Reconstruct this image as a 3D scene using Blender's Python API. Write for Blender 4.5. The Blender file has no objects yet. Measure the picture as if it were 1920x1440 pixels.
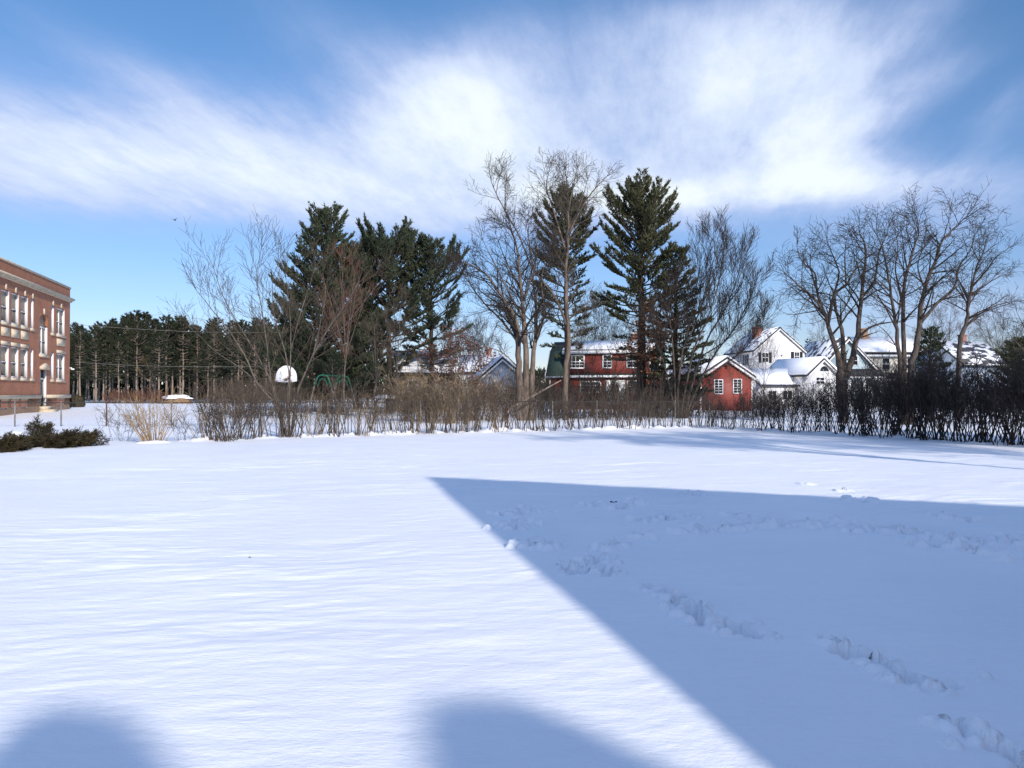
import bpy, math, random
import numpy as np
from mathutils import Vector, Matrix

R = math.radians
sc = bpy.context.scene
COL = sc.collection
F = 1450.0          # focal length in photo pixels
CX, HY, H = 960.0, 735.0, 1.7   # centre column, horizon row, eye height


def at(px, py, d):
    """photo pixel + real distance -> point in the place"""
    return ((px - CX) / F * d, d, H + (HY - py) / F * d)


# ------------------------------------------------------------------ tagging
def tag(o, label=None, cat=None, group=None, kind=None):
    if label: o['label'] = label
    if cat: o['category'] = cat
    if group: o['group'] = group
    if kind: o['kind'] = kind
    return o


def empty(name, loc, rz=0.0):
    o = bpy.data.objects.new(name, None)
    COL.objects.link(o)
    o.location = loc
    o.rotation_euler = (0, 0, rz)
    o.empty_display_size = 0.2
    return o


def dup(root, loc, rz=0.0, s=1.0, label=None, group=None):
    r = root.copy(); COL.objects.link(r)
    r.location = loc; r.rotation_euler = (0, 0, rz)
    r.scale = s if isinstance(s, tuple) else (s, s, s)
    if label: r['label'] = label
    if group: r['group'] = group
    for ch in root.children:
        c = ch.copy(); COL.objects.link(c); c.parent = r
        for g in ch.children:
            k = g.copy(); COL.objects.link(k); k.parent = c
    return r


# ------------------------------------------------------------------ mesh builder
class MB:
    def __init__(s):
        s.v = []; s.q = []; s.t = []; s.poly = []; s.n = 0

    def add(s, verts, quads=None, tris=None):
        verts = np.asarray(verts, dtype=np.float64).reshape(-1, 3)
        if quads is not None and len(quads): s.q.append(np.asarray(quads, dtype=np.int64).reshape(-1, 4) + s.n)
        if tris is not None and len(tris): s.t.append(np.asarray(tris, dtype=np.int64).reshape(-1, 3) + s.n)
        s.v.append(verts); s.n += len(verts)

    def addpoly(s, verts, polys):
        for p in polys: s.poly.append([i + s.n for i in p])
        verts = np.asarray(verts, dtype=np.float64).reshape(-1, 3)
        s.v.append(verts); s.n += len(verts)

    def box(s, x0, x1, y0, y1, z0, z1):
        if x0 > x1: x0, x1 = x1, x0
        if y0 > y1: y0, y1 = y1, y0
        if z0 > z1: z0, z1 = z1, z0
        s.add([(x0, y0, z0), (x1, y0, z0), (x1, y1, z0), (x0, y1, z0), (x0, y0, z1), (x1, y0, z1), (x1, y1, z1), (x0, y1, z1)],
              [(0, 3, 2, 1), (4, 5, 6, 7), (0, 1, 5, 4), (1, 2, 6, 5), (2, 3, 7, 6), (3, 0, 4, 7)])
        return s

    def prism_y(s, prof, y0, y1):
        """extrude an xz outline (counter-clockwise seen from -y) from y0 to y1"""
        n = len(prof)
        v = [(x, y0, z) for x, z in prof] + [(x, y1, z) for x, z in prof]
        s.addpoly(v, [list(range(n)), list(range(2 * n - 1, n - 1, -1))] +
                  [[i, n + i, n + (i + 1) % n, (i + 1) % n] for i in range(n)])
        return s

    def prism_x(s, prof, x0, x1):
        """extrude a yz outline from x0 to x1"""
        n = len(prof)
        v = [(x0, y, z) for y, z in prof] + [(x1, y, z) for y, z in prof]
        s.addpoly(v, [list(range(n - 1, -1, -1)), list(range(n, 2 * n))] +
                  [[i, (i + 1) % n, n + (i + 1) % n, n + i] for i in range(n)])
        return s

    def slab(s, p, th):
        """a quad given a thickness along its normal"""
        p = [Vector(a) for a in p]
        nrm = (p[1] - p[0]).cross(p[3] - p[0]).normalized() * th
        v = [tuple(a) for a in p] + [tuple(a + nrm) for a in p]
        s.add(v, [(0, 3, 2, 1), (4, 5, 6, 7), (0, 1, 5, 4), (1, 2, 6, 5), (2, 3, 7, 6), (3, 0, 4, 7)])
        return s

    def tube(s, pts, radii, n=6, cap=True):
        pts = [Vector(p) for p in pts]
        rings = []
        up = None
        for i, p in enumerate(pts):
            t = (pts[min(i + 1, len(pts) - 1)] - pts[max(i - 1, 0)])
            if t.length < 1e-9: t = Vector((0, 0, 1))
            t.normalize()
            if up is None:
                a = Vector((1, 0, 0)) if abs(t.x) < 0.8 else Vector((0, 1, 0))
                u = t.cross(a).normalized()
            else:
                u = (up - t * up.dot(t))
                u = u.normalized() if u.length > 1e-6 else t.orthogonal().normalized()
            up = u
            w = t.cross(u)
            r = radii[i] if hasattr(radii, '__len__') else radii
            rings += [tuple(p + (u * math.cos(k * 2 * math.pi / n) + w * math.sin(k * 2 * math.pi / n)) * r) for k in range(n)]
        q = []
        for i in range(len(pts) - 1):
            for k in range(n):
                q.append((i * n + k, i * n + (k + 1) % n, (i + 1) * n + (k + 1) % n, (i + 1) * n + k))
        if cap:
            m = len(pts) - 1
            s.addpoly(rings, [list(f) for f in q] + [list(range(n - 1, -1, -1)), [m * n + k for k in range(n)]])
        else:
            s.add(rings, q)
        return s

    def segs(s, S, n=3):
        """S: rows of p0(3) p1(3) r0 r1 -> thin prisms"""
        if not len(S): return s
        S = np.asarray(S, dtype=np.float64)
        p0, p1, r0, r1 = S[:, 0:3], S[:, 3:6], S[:, 6], S[:, 7]
        t = p1 - p0
        L = np.linalg.norm(t, axis=1, keepdims=True); L[L < 1e-9] = 1e-9
        t = t / L
        a = np.where(np.abs(t[:, 0:1]) < 0.7, np.array([[1.0, 0, 0]]), np.array([[0, 1.0, 0]]))
        u = np.cross(t, a); u /= np.linalg.norm(u, axis=1, keepdims=True)
        w = np.cross(t, u)
        N = len(S)
        V = np.zeros((N, 2 * n, 3))
        for k in range(n):
            c, sn = math.cos(2 * math.pi * k / n), math.sin(2 * math.pi * k / n)
            dv = u * c + w * sn
            V[:, k] = p0 + dv * r0[:, None]
            V[:, n + k] = p1 + dv * r1[:, None]
        base = (np.arange(N) * 2 * n)[:, None]
        q = np.concatenate([base + np.array([[k, (k + 1) % n, n + (k + 1) % n, n + k]]) for k in range(n)], axis=0)
        s.add(V.reshape(-1, 3), q)
        return s

    def build(s, name, mat, parent=None, loc=None, rz=0.0, smooth=False):
        me = bpy.data.meshes.new(name)
        V = np.concatenate(s.v) if s.v else np.zeros((0, 3))
        Q = np.concatenate(s.q) if s.q else np.zeros((0, 4), dtype=np.int64)
        T = np.concatenate(s.t) if s.t else np.zeros((0, 3), dtype=np.int64)
        P = s.poly
        loops = np.concatenate([Q.ravel(), T.ravel(), np.array([i for p in P for i in p], dtype=np.int64)]).astype(np.int32)
        tot = np.concatenate([np.full(len(Q), 4), np.full(len(T), 3), np.array([len(p) for p in P], dtype=np.int64)]).astype(np.int32)
        st = np.concatenate([[0], np.cumsum(tot)[:-1]]).astype(np.int32) if len(tot) else tot
        me.vertices.add(len(V)); me.vertices.foreach_set('co', V.astype(np.float32).ravel())
        me.loops.add(len(loops)); me.loops.foreach_set('vertex_index', loops)
        me.polygons.add(len(tot)); me.polygons.foreach_set('loop_start', st); me.polygons.foreach_set('loop_total', tot)
        if smooth: me.polygons.foreach_set('use_smooth', np.ones(len(tot), dtype=bool))
        me.update(calc_edges=True); me.validate()
        me.materials.append(mat)
        o = bpy.data.objects.new(name, me)
        COL.objects.link(o)
        if parent is not None: o.parent = parent
        if loc is not None: o.location = loc
        if rz: o.rotation_euler = (0, 0, rz)
        return o


# ------------------------------------------------------------------ numpy noise
def _hash(ix, iy, seed):
    h = (ix * 374761393 + iy * 668265263 + seed * 974711) & 0x7fffffff
    h = ((h ^ (h >> 13)) * 1274126177) & 0x7fffffff
    return ((h ^ (h >> 16)) & 0xffff) / 65535.0


def vnoise(x, y, seed=0):
    x = np.asarray(x, dtype=np.float64); y = np.asarray(y, dtype=np.float64)
    ix = np.floor(x).astype(np.int64); iy = np.floor(y).astype(np.int64)
    fx = x - ix; fy = y - iy
    fx = fx * fx * fx * (fx * (fx * 6 - 15) + 10); fy = fy * fy * fy * (fy * (fy * 6 - 15) + 10)
    a = _hash(ix, iy, seed); b = _hash(ix + 1, iy, seed); c = _hash(ix, iy + 1, seed); d = _hash(ix + 1, iy + 1, seed)
    return (a + (b - a) * fx) * (1 - fy) + (c + (d - c) * fx) * fy - 0.5


def fbm(x, y, seed=0, oct=4, gain=0.5):
    s = 0; a = 1.0
    for k in range(oct):
        s = s + a * vnoise(x * 2 ** k + 17.3 * k, y * 2 ** k - 9.1 * k, seed + k)
        a *= gain
    return s


# ------------------------------------------------------------------ materials
def nodes_of(m):
    m.use_nodes = True
    nt = m.node_tree
    return nt, nt.nodes['Principled BSDF']


def mat(name, c1, c2=None, rough=0.8, scale=6.0, bump=0.0, bscale=40.0, stretch=None, spec=0.3, lo=0.35, hi=0.65):
    m = bpy.data.materials.new(name)
    nt, b = nodes_of(m)
    b.inputs['Roughness'].default_value = rough
    b.inputs['Specular IOR Level'].default_value = spec
    b.inputs['Base Color'].default_value = (*c1, 1)
    tc = nt.nodes.new('ShaderNodeTexCoord')
    src = tc.outputs['Object']
    if stretch:
        mp = nt.nodes.new('ShaderNodeMapping'); mp.inputs['Scale'].default_value = stretch
        nt.links.new(src, mp.inputs['Vector']); src = mp.outputs['Vector']
    if c2:
        n = nt.nodes.new('ShaderNodeTexNoise'); n.inputs['Scale'].default_value = scale; n.inputs['Detail'].default_value = 5
        nt.links.new(src, n.inputs['Vector'])
        r = nt.nodes.new('ShaderNodeValToRGB')
        r.color_ramp.elements[0].position = lo; r.color_ramp.elements[0].color = (*c1, 1)
        r.color_ramp.elements[1].position = hi; r.color_ramp.elements[1].color = (*c2, 1)
        nt.links.new(n.outputs['Fac'], r.inputs['Fac']); nt.links.new(r.outputs['Color'], b.inputs['Base Color'])
    if bump:
        n2 = nt.nodes.new('ShaderNodeTexNoise'); n2.inputs['Scale'].default_value = bscale; n2.inputs['Detail'].default_value = 4
        nt.links.new(src, n2.inputs['Vector'])
        bp = nt.nodes.new('ShaderNodeBump'); bp.inputs['Strength'].default_value = bump; bp.inputs['Distance'].default_value = 0.02
        nt.links.new(n2.outputs['Fac'], bp.inputs['Height']); nt.links.new(bp.outputs['Normal'], b.inputs['Normal'])
    return m


def foliage_mat(name, c1, c2, scale=1.2, trans=0.15):
    m = mat(name, c1, c2, rough=0.65, scale=scale, spec=0.25)
    return m


def brick_mat(name, c1, c2, mortar, bw=0.21, bh=0.075):
    m = bpy.data.materials.new(name)
    nt, b = nodes_of(m)
    b.inputs['Roughness'].default_value = 0.9
    tc = nt.nodes.new('ShaderNodeTexCoord')
    sx = nt.nodes.new('ShaderNodeSeparateXYZ'); nt.links.new(tc.outputs['Object'], sx.inputs[0])
    ad = nt.nodes.new('ShaderNodeMath'); ad.operation = 'ADD'
    nt.links.new(sx.outputs['X'], ad.inputs[0]); nt.links.new(sx.outputs['Y'], ad.inputs[1])
    cb = nt.nodes.new('ShaderNodeCombineXYZ'); nt.links.new(ad.outputs[0], cb.inputs[0]); nt.links.new(sx.outputs['Z'], cb.inputs[1])
    br = nt.nodes.new('ShaderNodeTexBrick')
    br.inputs['Scale'].default_value = 1.0
    br.inputs['Brick Width'].default_value = bw; br.inputs['Row Height'].default_value = bh
    br.inputs['Mortar Size'].default_value = 0.006
    br.inputs['Color1'].default_value = (*c1, 1); br.inputs['Color2'].default_value = (*c2, 1); br.inputs['Mortar'].default_value = (*mortar, 1)
    nt.links.new(cb.outputs[0], br.inputs['Vector'])
    n = nt.nodes.new('ShaderNodeTexNoise'); n.inputs['Scale'].default_value = 0.9; n.inputs['Detail'].default_value = 6
    nt.links.new(tc.outputs['Object'], n.inputs['Vector'])
    mx = nt.nodes.new('ShaderNodeMix'); mx.data_type = 'RGBA'; mx.blend_type = 'MULTIPLY'; mx.inputs['Factor'].default_value = 0.5
    rp = nt.nodes.new('ShaderNodeValToRGB'); rp.color_ramp.elements[0].position = 0.3; rp.color_ramp.elements[0].color = (.6, .6, .6, 1)
    rp.color_ramp.elements[1].position = 0.7; rp.color_ramp.elements[1].color = (1.25, 1.2, 1.15, 1)
    nt.links.new(n.outputs['Fac'], rp.inputs['Fac'])
    nt.links.new(br.outputs['Color'], mx.inputs['A']); nt.links.new(rp.outputs['Color'], mx.inputs['B'])
    nt.links.new(mx.outputs['Result'], b.inputs['Base Color'])
    return m


def siding_mat(name, c, lap=0.13):
    """painted clapboards: horizontal laps as a bump, faint weathering"""
    m = bpy.data.materials.new(name)
    nt, b = nodes_of(m)
    b.inputs['Roughness'].default_value = 0.6
    tc = nt.nodes.new('ShaderNodeTexCoord')
    sx = nt.nodes.new('ShaderNodeSeparateXYZ'); nt.links.new(tc.outputs['Object'], sx.inputs[0])
    dv = nt.nodes.new('ShaderNodeMath'); dv.operation = 'DIVIDE'; dv.inputs[1].default_value = lap
    nt.links.new(sx.outputs['Z'], dv.inputs[0])
    fr = nt.nodes.new('ShaderNodeMath'); fr.operation = 'FRACT'; nt.links.new(dv.outputs[0], fr.inputs[0])
    bp = nt.nodes.new('ShaderNodeBump'); bp.inputs['Strength'].default_value = 0.6; bp.inputs['Distance'].default_value = -0.02
    nt.links.new(fr.outputs[0], bp.inputs['Height']); nt.links.new(bp.outputs['Normal'], b.inputs['Normal'])
    n = nt.nodes.new('ShaderNodeTexNoise'); n.inputs['Scale'].default_value = 1.5; n.inputs['Detail'].default_value = 6
    nt.links.new(tc.outputs['Object'], n.inputs['Vector'])
    rp = nt.nodes.new('ShaderNodeValToRGB')
    rp.color_ramp.elements[0].position = 0.3; rp.color_ramp.elements[0].color = (c[0] * .8, c[1] * .8, c[2] * .8, 1)
    rp.color_ramp.elements[1].position = 0.65; rp.color_ramp.elements[1].color = (*c, 1)
    nt.links.new(n.outputs['Fac'], rp.inputs['Fac']); nt.links.new(rp.outputs['Color'], b.inputs['Base Color'])
    return m


def snow_mat(name, bump=0.25, patches=None):
    m = bpy.data.materials.new(name)
    nt, b = nodes_of(m)
    b.inputs['Roughness'].default_value = 0.55
    b.inputs['Specular IOR Level'].default_value = 0.25
    tc = nt.nodes.new('ShaderNodeTexCoord')
    n = nt.nodes.new('ShaderNodeTexNoise'); n.inputs['Scale'].default_value = 0.6; n.inputs['Detail'].default_value = 4
    nt.links.new(tc.outputs['Object'], n.inputs['Vector'])
    rp = nt.nodes.new('ShaderNodeValToRGB')
    rp.color_ramp.elements[0].position = 0.3; rp.color_ramp.elements[0].color = (.84, .86, .90, 1)
    rp.color_ramp.elements[1].position = 0.7; rp.color_ramp.elements[1].color = (.90, .91, .93, 1)
    nt.links.new(n.outputs['Fac'], rp.inputs['Fac'])
    out = rp.outputs['Color']
    if patches:   # bare shingles showing through where the snow has slid off
        mp = nt.nodes.new('ShaderNodeMapping'); mp.inputs['Scale'].default_value = patches[1]
        nt.links.new(tc.outputs['Object'], mp.inputs['Vector'])
        n3 = nt.nodes.new('ShaderNodeTexNoise'); n3.inputs['Scale'].default_value = 1.0; n3.inputs['Detail'].default_value = 6
        nt.links.new(mp.outputs['Vector'], n3.inputs['Vector'])
        r3 = nt.nodes.new('ShaderNodeValToRGB')
        r3.color_ramp.elements[0].position = patches[2]; r3.color_ramp.elements[1].position = patches[2] + .06
        nt.links.new(n3.outputs['Fac'], r3.inputs['Fac'])
        mx = nt.nodes.new('ShaderNodeMix'); mx.data_type = 'RGBA'
        nt.links.new(r3.outputs['Color'], mx.inputs['Factor'])
        nt.links.new(out, mx.inputs['A']); mx.inputs['B'].default_value = (*patches[0], 1)
        out = mx.outputs['Result']
    nt.links.new(out, b.inputs['Base Color'])
    if bump:
        acc = None
        for s_, k in ((8.0, .014), (42.0, .005), (150.0, .0028)):
            mp = nt.nodes.new('ShaderNodeMapping'); mp.inputs['Scale'].default_value = (.45, 1.0, 1.0); mp.inputs['Rotation'].default_value = (0, 0, R(-14))
            nt.links.new(tc.outputs['Object'], mp.inputs['Vector'])
            n2 = nt.nodes.new('ShaderNodeTexNoise'); n2.inputs['Scale'].default_value = s_; n2.inputs['Detail'].default_value = 3
            nt.links.new(mp.outputs['Vector'], n2.inputs['Vector'])
            ml = nt.nodes.new('ShaderNodeMath'); ml.operation = 'MULTIPLY'; ml.inputs[1].default_value = k
            nt.links.new(n2.outputs['Fac'], ml.inputs[0])
            if acc is None: acc = ml.outputs[0]
            else:
                ad = nt.nodes.new('ShaderNodeMath'); ad.operation = 'ADD'
                nt.links.new(acc, ad.inputs[0]); nt.links.new(ml.outputs[0], ad.inputs[1]); acc = ad.outputs[0]
        bp = nt.nodes.new('ShaderNodeBump'); bp.inputs['Strength'].default_value = bump; bp.inputs['Distance'].default_value = 1.0
        nt.links.new(acc, bp.inputs['Height']); nt.links.new(bp.outputs['Normal'], b.inputs['Normal'])
    return m


M = {}
M['snow'] = snow_mat('snow', bump=0.8)
M['roof_snow'] = snow_mat('roof_snow', bump=0.0)
M['thin_snow'] = snow_mat('thin_snow', bump=0.0, patches=((.10, .10, .12), (.35, 1.2, 3.2), .52))
M['patchy_snow'] = snow_mat('patchy_snow', bump=0.0, patches=((.06, .06, .065), (.7, 1.6, 1.6), .47))
M['brick'] = brick_mat('school_brick', (.36, .125, .06), (.43, .17, .085), (.30, .22, .17))
M['base_brick'] = brick_mat('base_brick', (.26, .15, .085), (.32, .19, .11), (.30, .24, .18))
M['chimney_brick'] = brick_mat('chimney_brick', (.26, .08, .06), (.32, .12, .08), (.3, .25, .2))
M['tan_brick'] = brick_mat('tan_brick', (.30, .17, .09), (.22, .12, .07), (.3, .25, .2))
M['stone'] = mat('limestone', (.56, .46, .33), (.66, .57, .43), rough=.85, scale=2.5)
M['white'] = mat('white_paint', (.74, .74, .73), (.82, .82, .81), rough=.5, scale=2)
M['white_siding'] = siding_mat('white_siding', (.80, .80, .80))
M['cream_siding'] = siding_mat('cream_siding', (.68, .63, .52))
M['teal_siding'] = siding_mat('teal_siding', (.38, .50, .55))
M['blue_siding'] = siding_mat('blue_siding', (.32, .40, .52))
M['tan_siding'] = siding_mat('tan_siding', (.40, .30, .18))
M['red_siding'] = siding_mat('red_siding', (.25, .045, .030))
M['glass'] = mat('window_glass', (.015, .018, .022), rough=.12, spec=.6)
M['blind'] = mat('window_blind', (.42, .34, .24), (.5, .42, .31), rough=.8, scale=3)
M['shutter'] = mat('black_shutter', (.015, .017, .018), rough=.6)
M['shingle'] = mat('dark_shingle', (.035, .037, .042), (.06, .06, .065), rough=.9, scale=5)
M['green_shingle'] = mat('green_shingle', (.020, .040, .035), (.035, .06, .05), rough=.9, scale=5)
M['red_shingle'] = mat('brown_shingle', (.10, .045, .04), (.14, .07, .06), rough=.9, scale=3)
M['bark_grey'] = mat('grey_bark', (.17, .14, .115), (.075, .06, .05), rough=.9, scale=9, stretch=(1, 1, .25), bump=.5, bscale=25)
M['bark_mid'] = mat('grey_brown_bark', (.20, .155, .12), (.09, .068, .054), rough=.9, scale=7, stretch=(1, 1, .25), bump=.7, bscale=22)
M['bark_dark'] = mat('dark_bark', (.115, .092, .076), (.045, .036, .030), rough=.9, scale=9, stretch=(1, 1, .25), bump=.5, bscale=25)
M['bark_pale'] = mat('pale_bark', (.30, .24, .19), (.15, .115, .09), rough=.9, scale=7, stretch=(1, 1, .25), bump=.5, bscale=25)
M['bark_pine'] = mat('pine_bark', (.075, .055, .042), (.035, .026, .02), rough=.95, scale=9, stretch=(1, 1, .3), bump=.5, bscale=25)
M['bark_forest'] = mat('forest_pine_bark', (.30, .24, .19), (.17, .13, .10), rough=.95, scale=4, stretch=(1, 1, .3))
M['twig_grey'] = mat('grey_twigs', (.11, .09, .075), (.07, .055, .045), rough=.9, scale=2)
M['twig_dark'] = mat('dark_twigs', (.050, .040, .034), (.030, .024, .021), rough=.9, scale=2)
M['twig_tan'] = mat('tan_twigs', (.27, .20, .125), (.14, .10, .065), rough=.9, scale=3)
M['twig_brown'] = mat('brown_twigs', (.12, .09, .064), (.055, .042, .032), rough=.9, scale=3)
M['twig_red'] = mat('reddish_twigs', (.17, .075, .05), (.11, .06, .042), rough=.9, scale=2)
M['twig_straw'] = mat('straw_twigs', (.40, .27, .13), (.26, .17, .08), rough=.9, scale=3)
M['twig_black'] = mat('hedge_twigs', (.060, .046, .040), (.032, .025, .023), rough=.9, scale=3)
M['needle'] = foliage_mat('pine_needles', (.028, .042, .024), (.065, .078, .042))
M['needle_olive'] = foliage_mat('olive_needles', (.050, .056, .026), (.095, .095, .045))
M['needle_far'] = foliage_mat('forest_needles', (.014, .022, .012), (.042, .050, .024), scale=.45)
M['juniper'] = foliage_mat('juniper_needles', (.022, .020, .009), (.055, .042, .018), scale=2.5)
M['dead_leaf'] = mat('dead_leaves', (.20, .085, .035), (.11, .05, .025), rough=.8, scale=3)
M['red_leaf'] = mat('russet_leaves', (.16, .05, .035), (.10, .04, .03), rough=.8, scale=3)
M['metal'] = mat('galvanised_steel', (.22, .21, .20), (.14, .13, .12), rough=.5, scale=4)
M['rust'] = mat('rusty_steel', (.16, .075, .04), (.10, .05, .03), rough=.8, scale=6)
M['dark_metal'] = mat('dark_steel', (.035, .033, .033), rough=.6)
M['green_metal'] = mat('green_paint', (.015, .15, .085), (.012, .11, .065), rough=.4, scale=3)
M['hoop_white'] = mat('backboard_white', (.85, .85, .85), (.78, .78, .78), rough=.4, scale=2)
M['orange'] = mat('rim_orange', (.5, .08, .02), rough=.5)
M['wood'] = mat('grey_wood', (.16, .12, .09), (.10, .075, .055), rough=.85, scale=4, stretch=(1, 8, 8))
M['debris'] = mat('brown_debris', (.05, .035, .022), (.02, .015, .012), rough=.9, scale=20)
M['pile'] = mat('brush_heap', (.30, .20, .12), (.16, .10, .06), rough=.95, scale=3, bump=.8, bscale=6)

# ------------------------------------------------------------------ the sun's direction (used for placing what shades the lawn)
AZ, EL = R(28), R(27)
SUN = Vector((math.sin(AZ) * math.cos(EL), -math.cos(AZ) * math.cos(EL), math.sin(EL)))

# ------------------------------------------------------------------ ground
def gpt(px, py):
    d = H * F / (py - HY)
    return ((px - CX) / F * d, d)

# animal and boot tracks through the snow: (points in the lawn's metres, half width, depth)
TR = []
def track(pix, w, dep, seed=0):
    TR.append(([gpt(*p) for p in pix], w, dep, seed))
track([(1212, 1105), (1250, 1122), (1285, 1138)], .045, .045, 1)
track([(1278, 1134), (1310, 1152), (1345, 1166), (1385, 1183), (1430, 1198)], .13, .13, 2)
track([(1290, 1150), (1325, 1170)], .09, .08, 12)
track([(1520, 1196), (1545, 1206), (1585, 1222)], .04, .04, 3)
track([(1580, 1220), (1625, 1240), (1670, 1262), (1720, 1278), (1780, 1292)], .125, .13, 4)
track([(1592, 1236), (1640, 1254)], .08, .09, 13)
track([(1768, 1363), (1810, 1385)], .05, .06, 5)
track([(1805, 1383), (1860, 1412), (1930, 1440), (2010, 1470)], .12, .13, 6)
track([(1060, 1057), (1075, 1073), (1090, 1080)], .10, .08, 7)
track([(1090, 1076), (1105, 1062), (1122, 1046)], .09, .07, 8)
track([(1122, 1045), (1125, 1065), (1140, 1080)], .10, .08, 9)
track([(1128, 1032), (1150, 1026), (1168, 1022)], .08, .06, 10)
track([(975, 1014), (995, 1023), (1025, 1028)], .12, .07, 14)
track([(945, 992), (960, 986), (972, 980)], .12, .07, 15)
track([(952, 966), (985, 960), (1015, 955)], .12, .06, 16)
track([(1100, 948), (1130, 948)], .12, .06, 17)
track([(1158, 950), (1185, 955)], .12, .07, 18)
track([(1190, 945), (1208, 940)], .10, .06, 19)
track([(1205, 978), (1228, 973), (1260, 972)], .13, .08, 20)
track([(1290, 968), (1305, 967)], .12, .06, 21)
track([(1340, 968), (1352, 966)], .13, .07, 22)
track([(1382, 966), (1398, 972)], .12, .06, 23)
track([(1186, 1011), (1220, 1007)], .06, .05, 24)
track([(1276, 1002), (1320, 998), (1358, 996)], .09, .06, 25)
track([(1360, 998), (1400, 992), (1440, 986)], .05, .04, 26)
track([(1445, 986), (1480, 984)], .11, .07, 27)
track([(1500, 986), (1545, 986)], .11, .07, 28)
track([(1562, 980), (1580, 984)], .12, .07, 29)
track([(1588, 992), (1615, 998)], .13, .08, 30)
track([(1630, 994), (1690, 1000)], .08, .05, 31)
track([(1700, 1002), (1740, 1004)], .13, .08, 32)
track([(1750, 1010), (1790, 1012), (1820, 1010)], .14, .08, 33)
track([(1730, 1020), (1790, 1030)], .12, .08, 34)
track([(1810, 1034), (1850, 1042), (1875, 1044)], .12, .08, 35)
track([(1830, 1020), (1890, 1022), (1930, 1016)], .13, .08, 36)
track([(1890, 1006), (1930, 1008)], .12, .07, 37)
track([(1760, 966), (1785, 973), (1815, 978)], .13, .07, 38)
track([(1592, 938), (1610, 940), (1628, 937)], .13, .06, 39)
track([(1285, 928), (1310, 926)], .10, .05, 40)
track([(1500, 908), (1520, 907)], .06, .02, 41)
track([(1570, 918), (1590, 919)], .06, .02, 42)


HL = [(350, 829), (380, 828), (540, 822), (760, 815), (1000, 810), (1300, 803), (1400, 808), (1560, 815), (1750, 828), (1920, 838), (2060, 846)]


def ground_z(x, y):
    x = np.asarray(x, dtype=np.float64); y = np.asarray(y, dtype=np.float64)
    r = np.hypot(x, y)
    far = np.clip((r - 30) / 40, 0, 1)
    z = .05 * fbm(x / 7, y / 7, 3, 3) + .35 * far * fbm(x / 18, y / 18, 9, 3)
    # the yard rises a touch where it meets the fence and the banks ploughed up by the school
    z = z + .35 * np.exp(-(((x + 52) / 22) ** 2 + ((y - 92) / 9) ** 2))
    return z


def ground_fine(x, y):
    z = ground_z(x, y)
    c, s = math.cos(R(13)), math.sin(R(13))
    a = x * c + y * s; b = -x * s + y * c
    warp = .5 * vnoise(a * .8, b * .8, 77)
    drift = fbm(a / 1.25, (b + warp) / .38, 21, 4, .6)
    fade = np.clip(1.5 - np.hypot(x, y) / 40, .35, 1)
    mask = np.clip(.75 + 1.9 * fbm(x / 2.5, y / 2.0, 55, 3), .15, 1.6)
    z = z + .016 * drift * fade * mask
    z = z + .004 * fbm(a / .30, b / .11, 31, 3)
    xl = np.array([at(p, HY, H * F / (yy - HY))[0] for p, yy in HL]); yl = np.array([H * F / (yy - HY) for p, yy in HL])
    dh = y - np.interp(x, xl, yl)
    edge = np.exp(-((dh - .25) / .55) ** 2) * (x > -11.5) * (x < 19)
    z = z + edge * (.05 + .26 * np.clip(fbm(x / .45, y / .45, 61, 3, .6), -.1, 1))
    for pts, w, dep, sd in TR:
        P = np.array(pts)
        lo = P.min(0) - .7; hi = P.max(0) + .7
        m = np.nonzero((x > lo[0]) & (x < hi[0]) & (y > lo[1]) & (y < hi[1]))[0]
        if not len(m): continue
        xx, yy = x[m], y[m]
        rg = random.Random(900 + sd); big = 1.55 if pts[0][1] > 8 else 1.0
        dep = dep * (1.35 if big > 1 else 1.0)
        wx = xx + .05 * fbm(xx / .09, yy / .09, 300 + sd, 2); wy = yy + .05 * fbm(xx / .09, yy / .09, 340 + sd, 2)
        pit = np.zeros(xx.shape); crumb = np.zeros(xx.shape)
        for i in range(len(P) - 1):
            a, b = P[i], P[i + 1]
            L = float(np.hypot(*(b - a))); u = (b - a) / L; v = np.array([-u[1], u[0]])
            n = max(1, int(L / (w * .62)))
            for k in range(n):
                if rg.random() < .10: continue
                c = a + u * L * (k + rg.uniform(.1, .9)) / n + v * rg.gauss(0, w * .28)
                ra = w * rg.uniform(.55, 1.0); rb = w * rg.uniform(.38, .62); de = dep * rg.uniform(.55, 1.25)
                th_ = rg.gauss(0, .5); cu = u * math.cos(th_) + v * math.sin(th_); cv = np.array([-cu[1], cu[0]])
                p = (wx - c[0]) * cu[0] + (wy - c[1]) * cu[1]; q = (wx - c[0]) * cv[0] + (wy - c[1]) * cv[1]
                r2 = np.sqrt((p / ra) ** 2 + (q / rb) ** 2)
                f = np.clip((1.2 - r2) * 1.6, 0, 1)
                pit = np.maximum(pit, de * f * f * (3 - 2 * f))
                for _ in range(4):
                    e = c + u * rg.gauss(0, w * .9) + v * rg.gauss(0, w * .95)
                    cr_ = rg.uniform(.024, .055) * big
                    crumb = np.maximum(crumb, cr_ * min(1, dep * 20) * .9 * np.clip(1.3 - ((wx - e[0]) ** 2 + (wy - e[1]) ** 2) / cr_ ** 2, 0, 1))
        z[m] += -pit * 1.35 + crumb
    return z


def axis(spans):
    out = []
    for a, b, st in spans:
        n = max(1, int(round((b - a) / st)))
        out += list(np.linspace(a, b, n, endpoint=False))
    out.append(spans[-1][1])
    return np.array(out)


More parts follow.
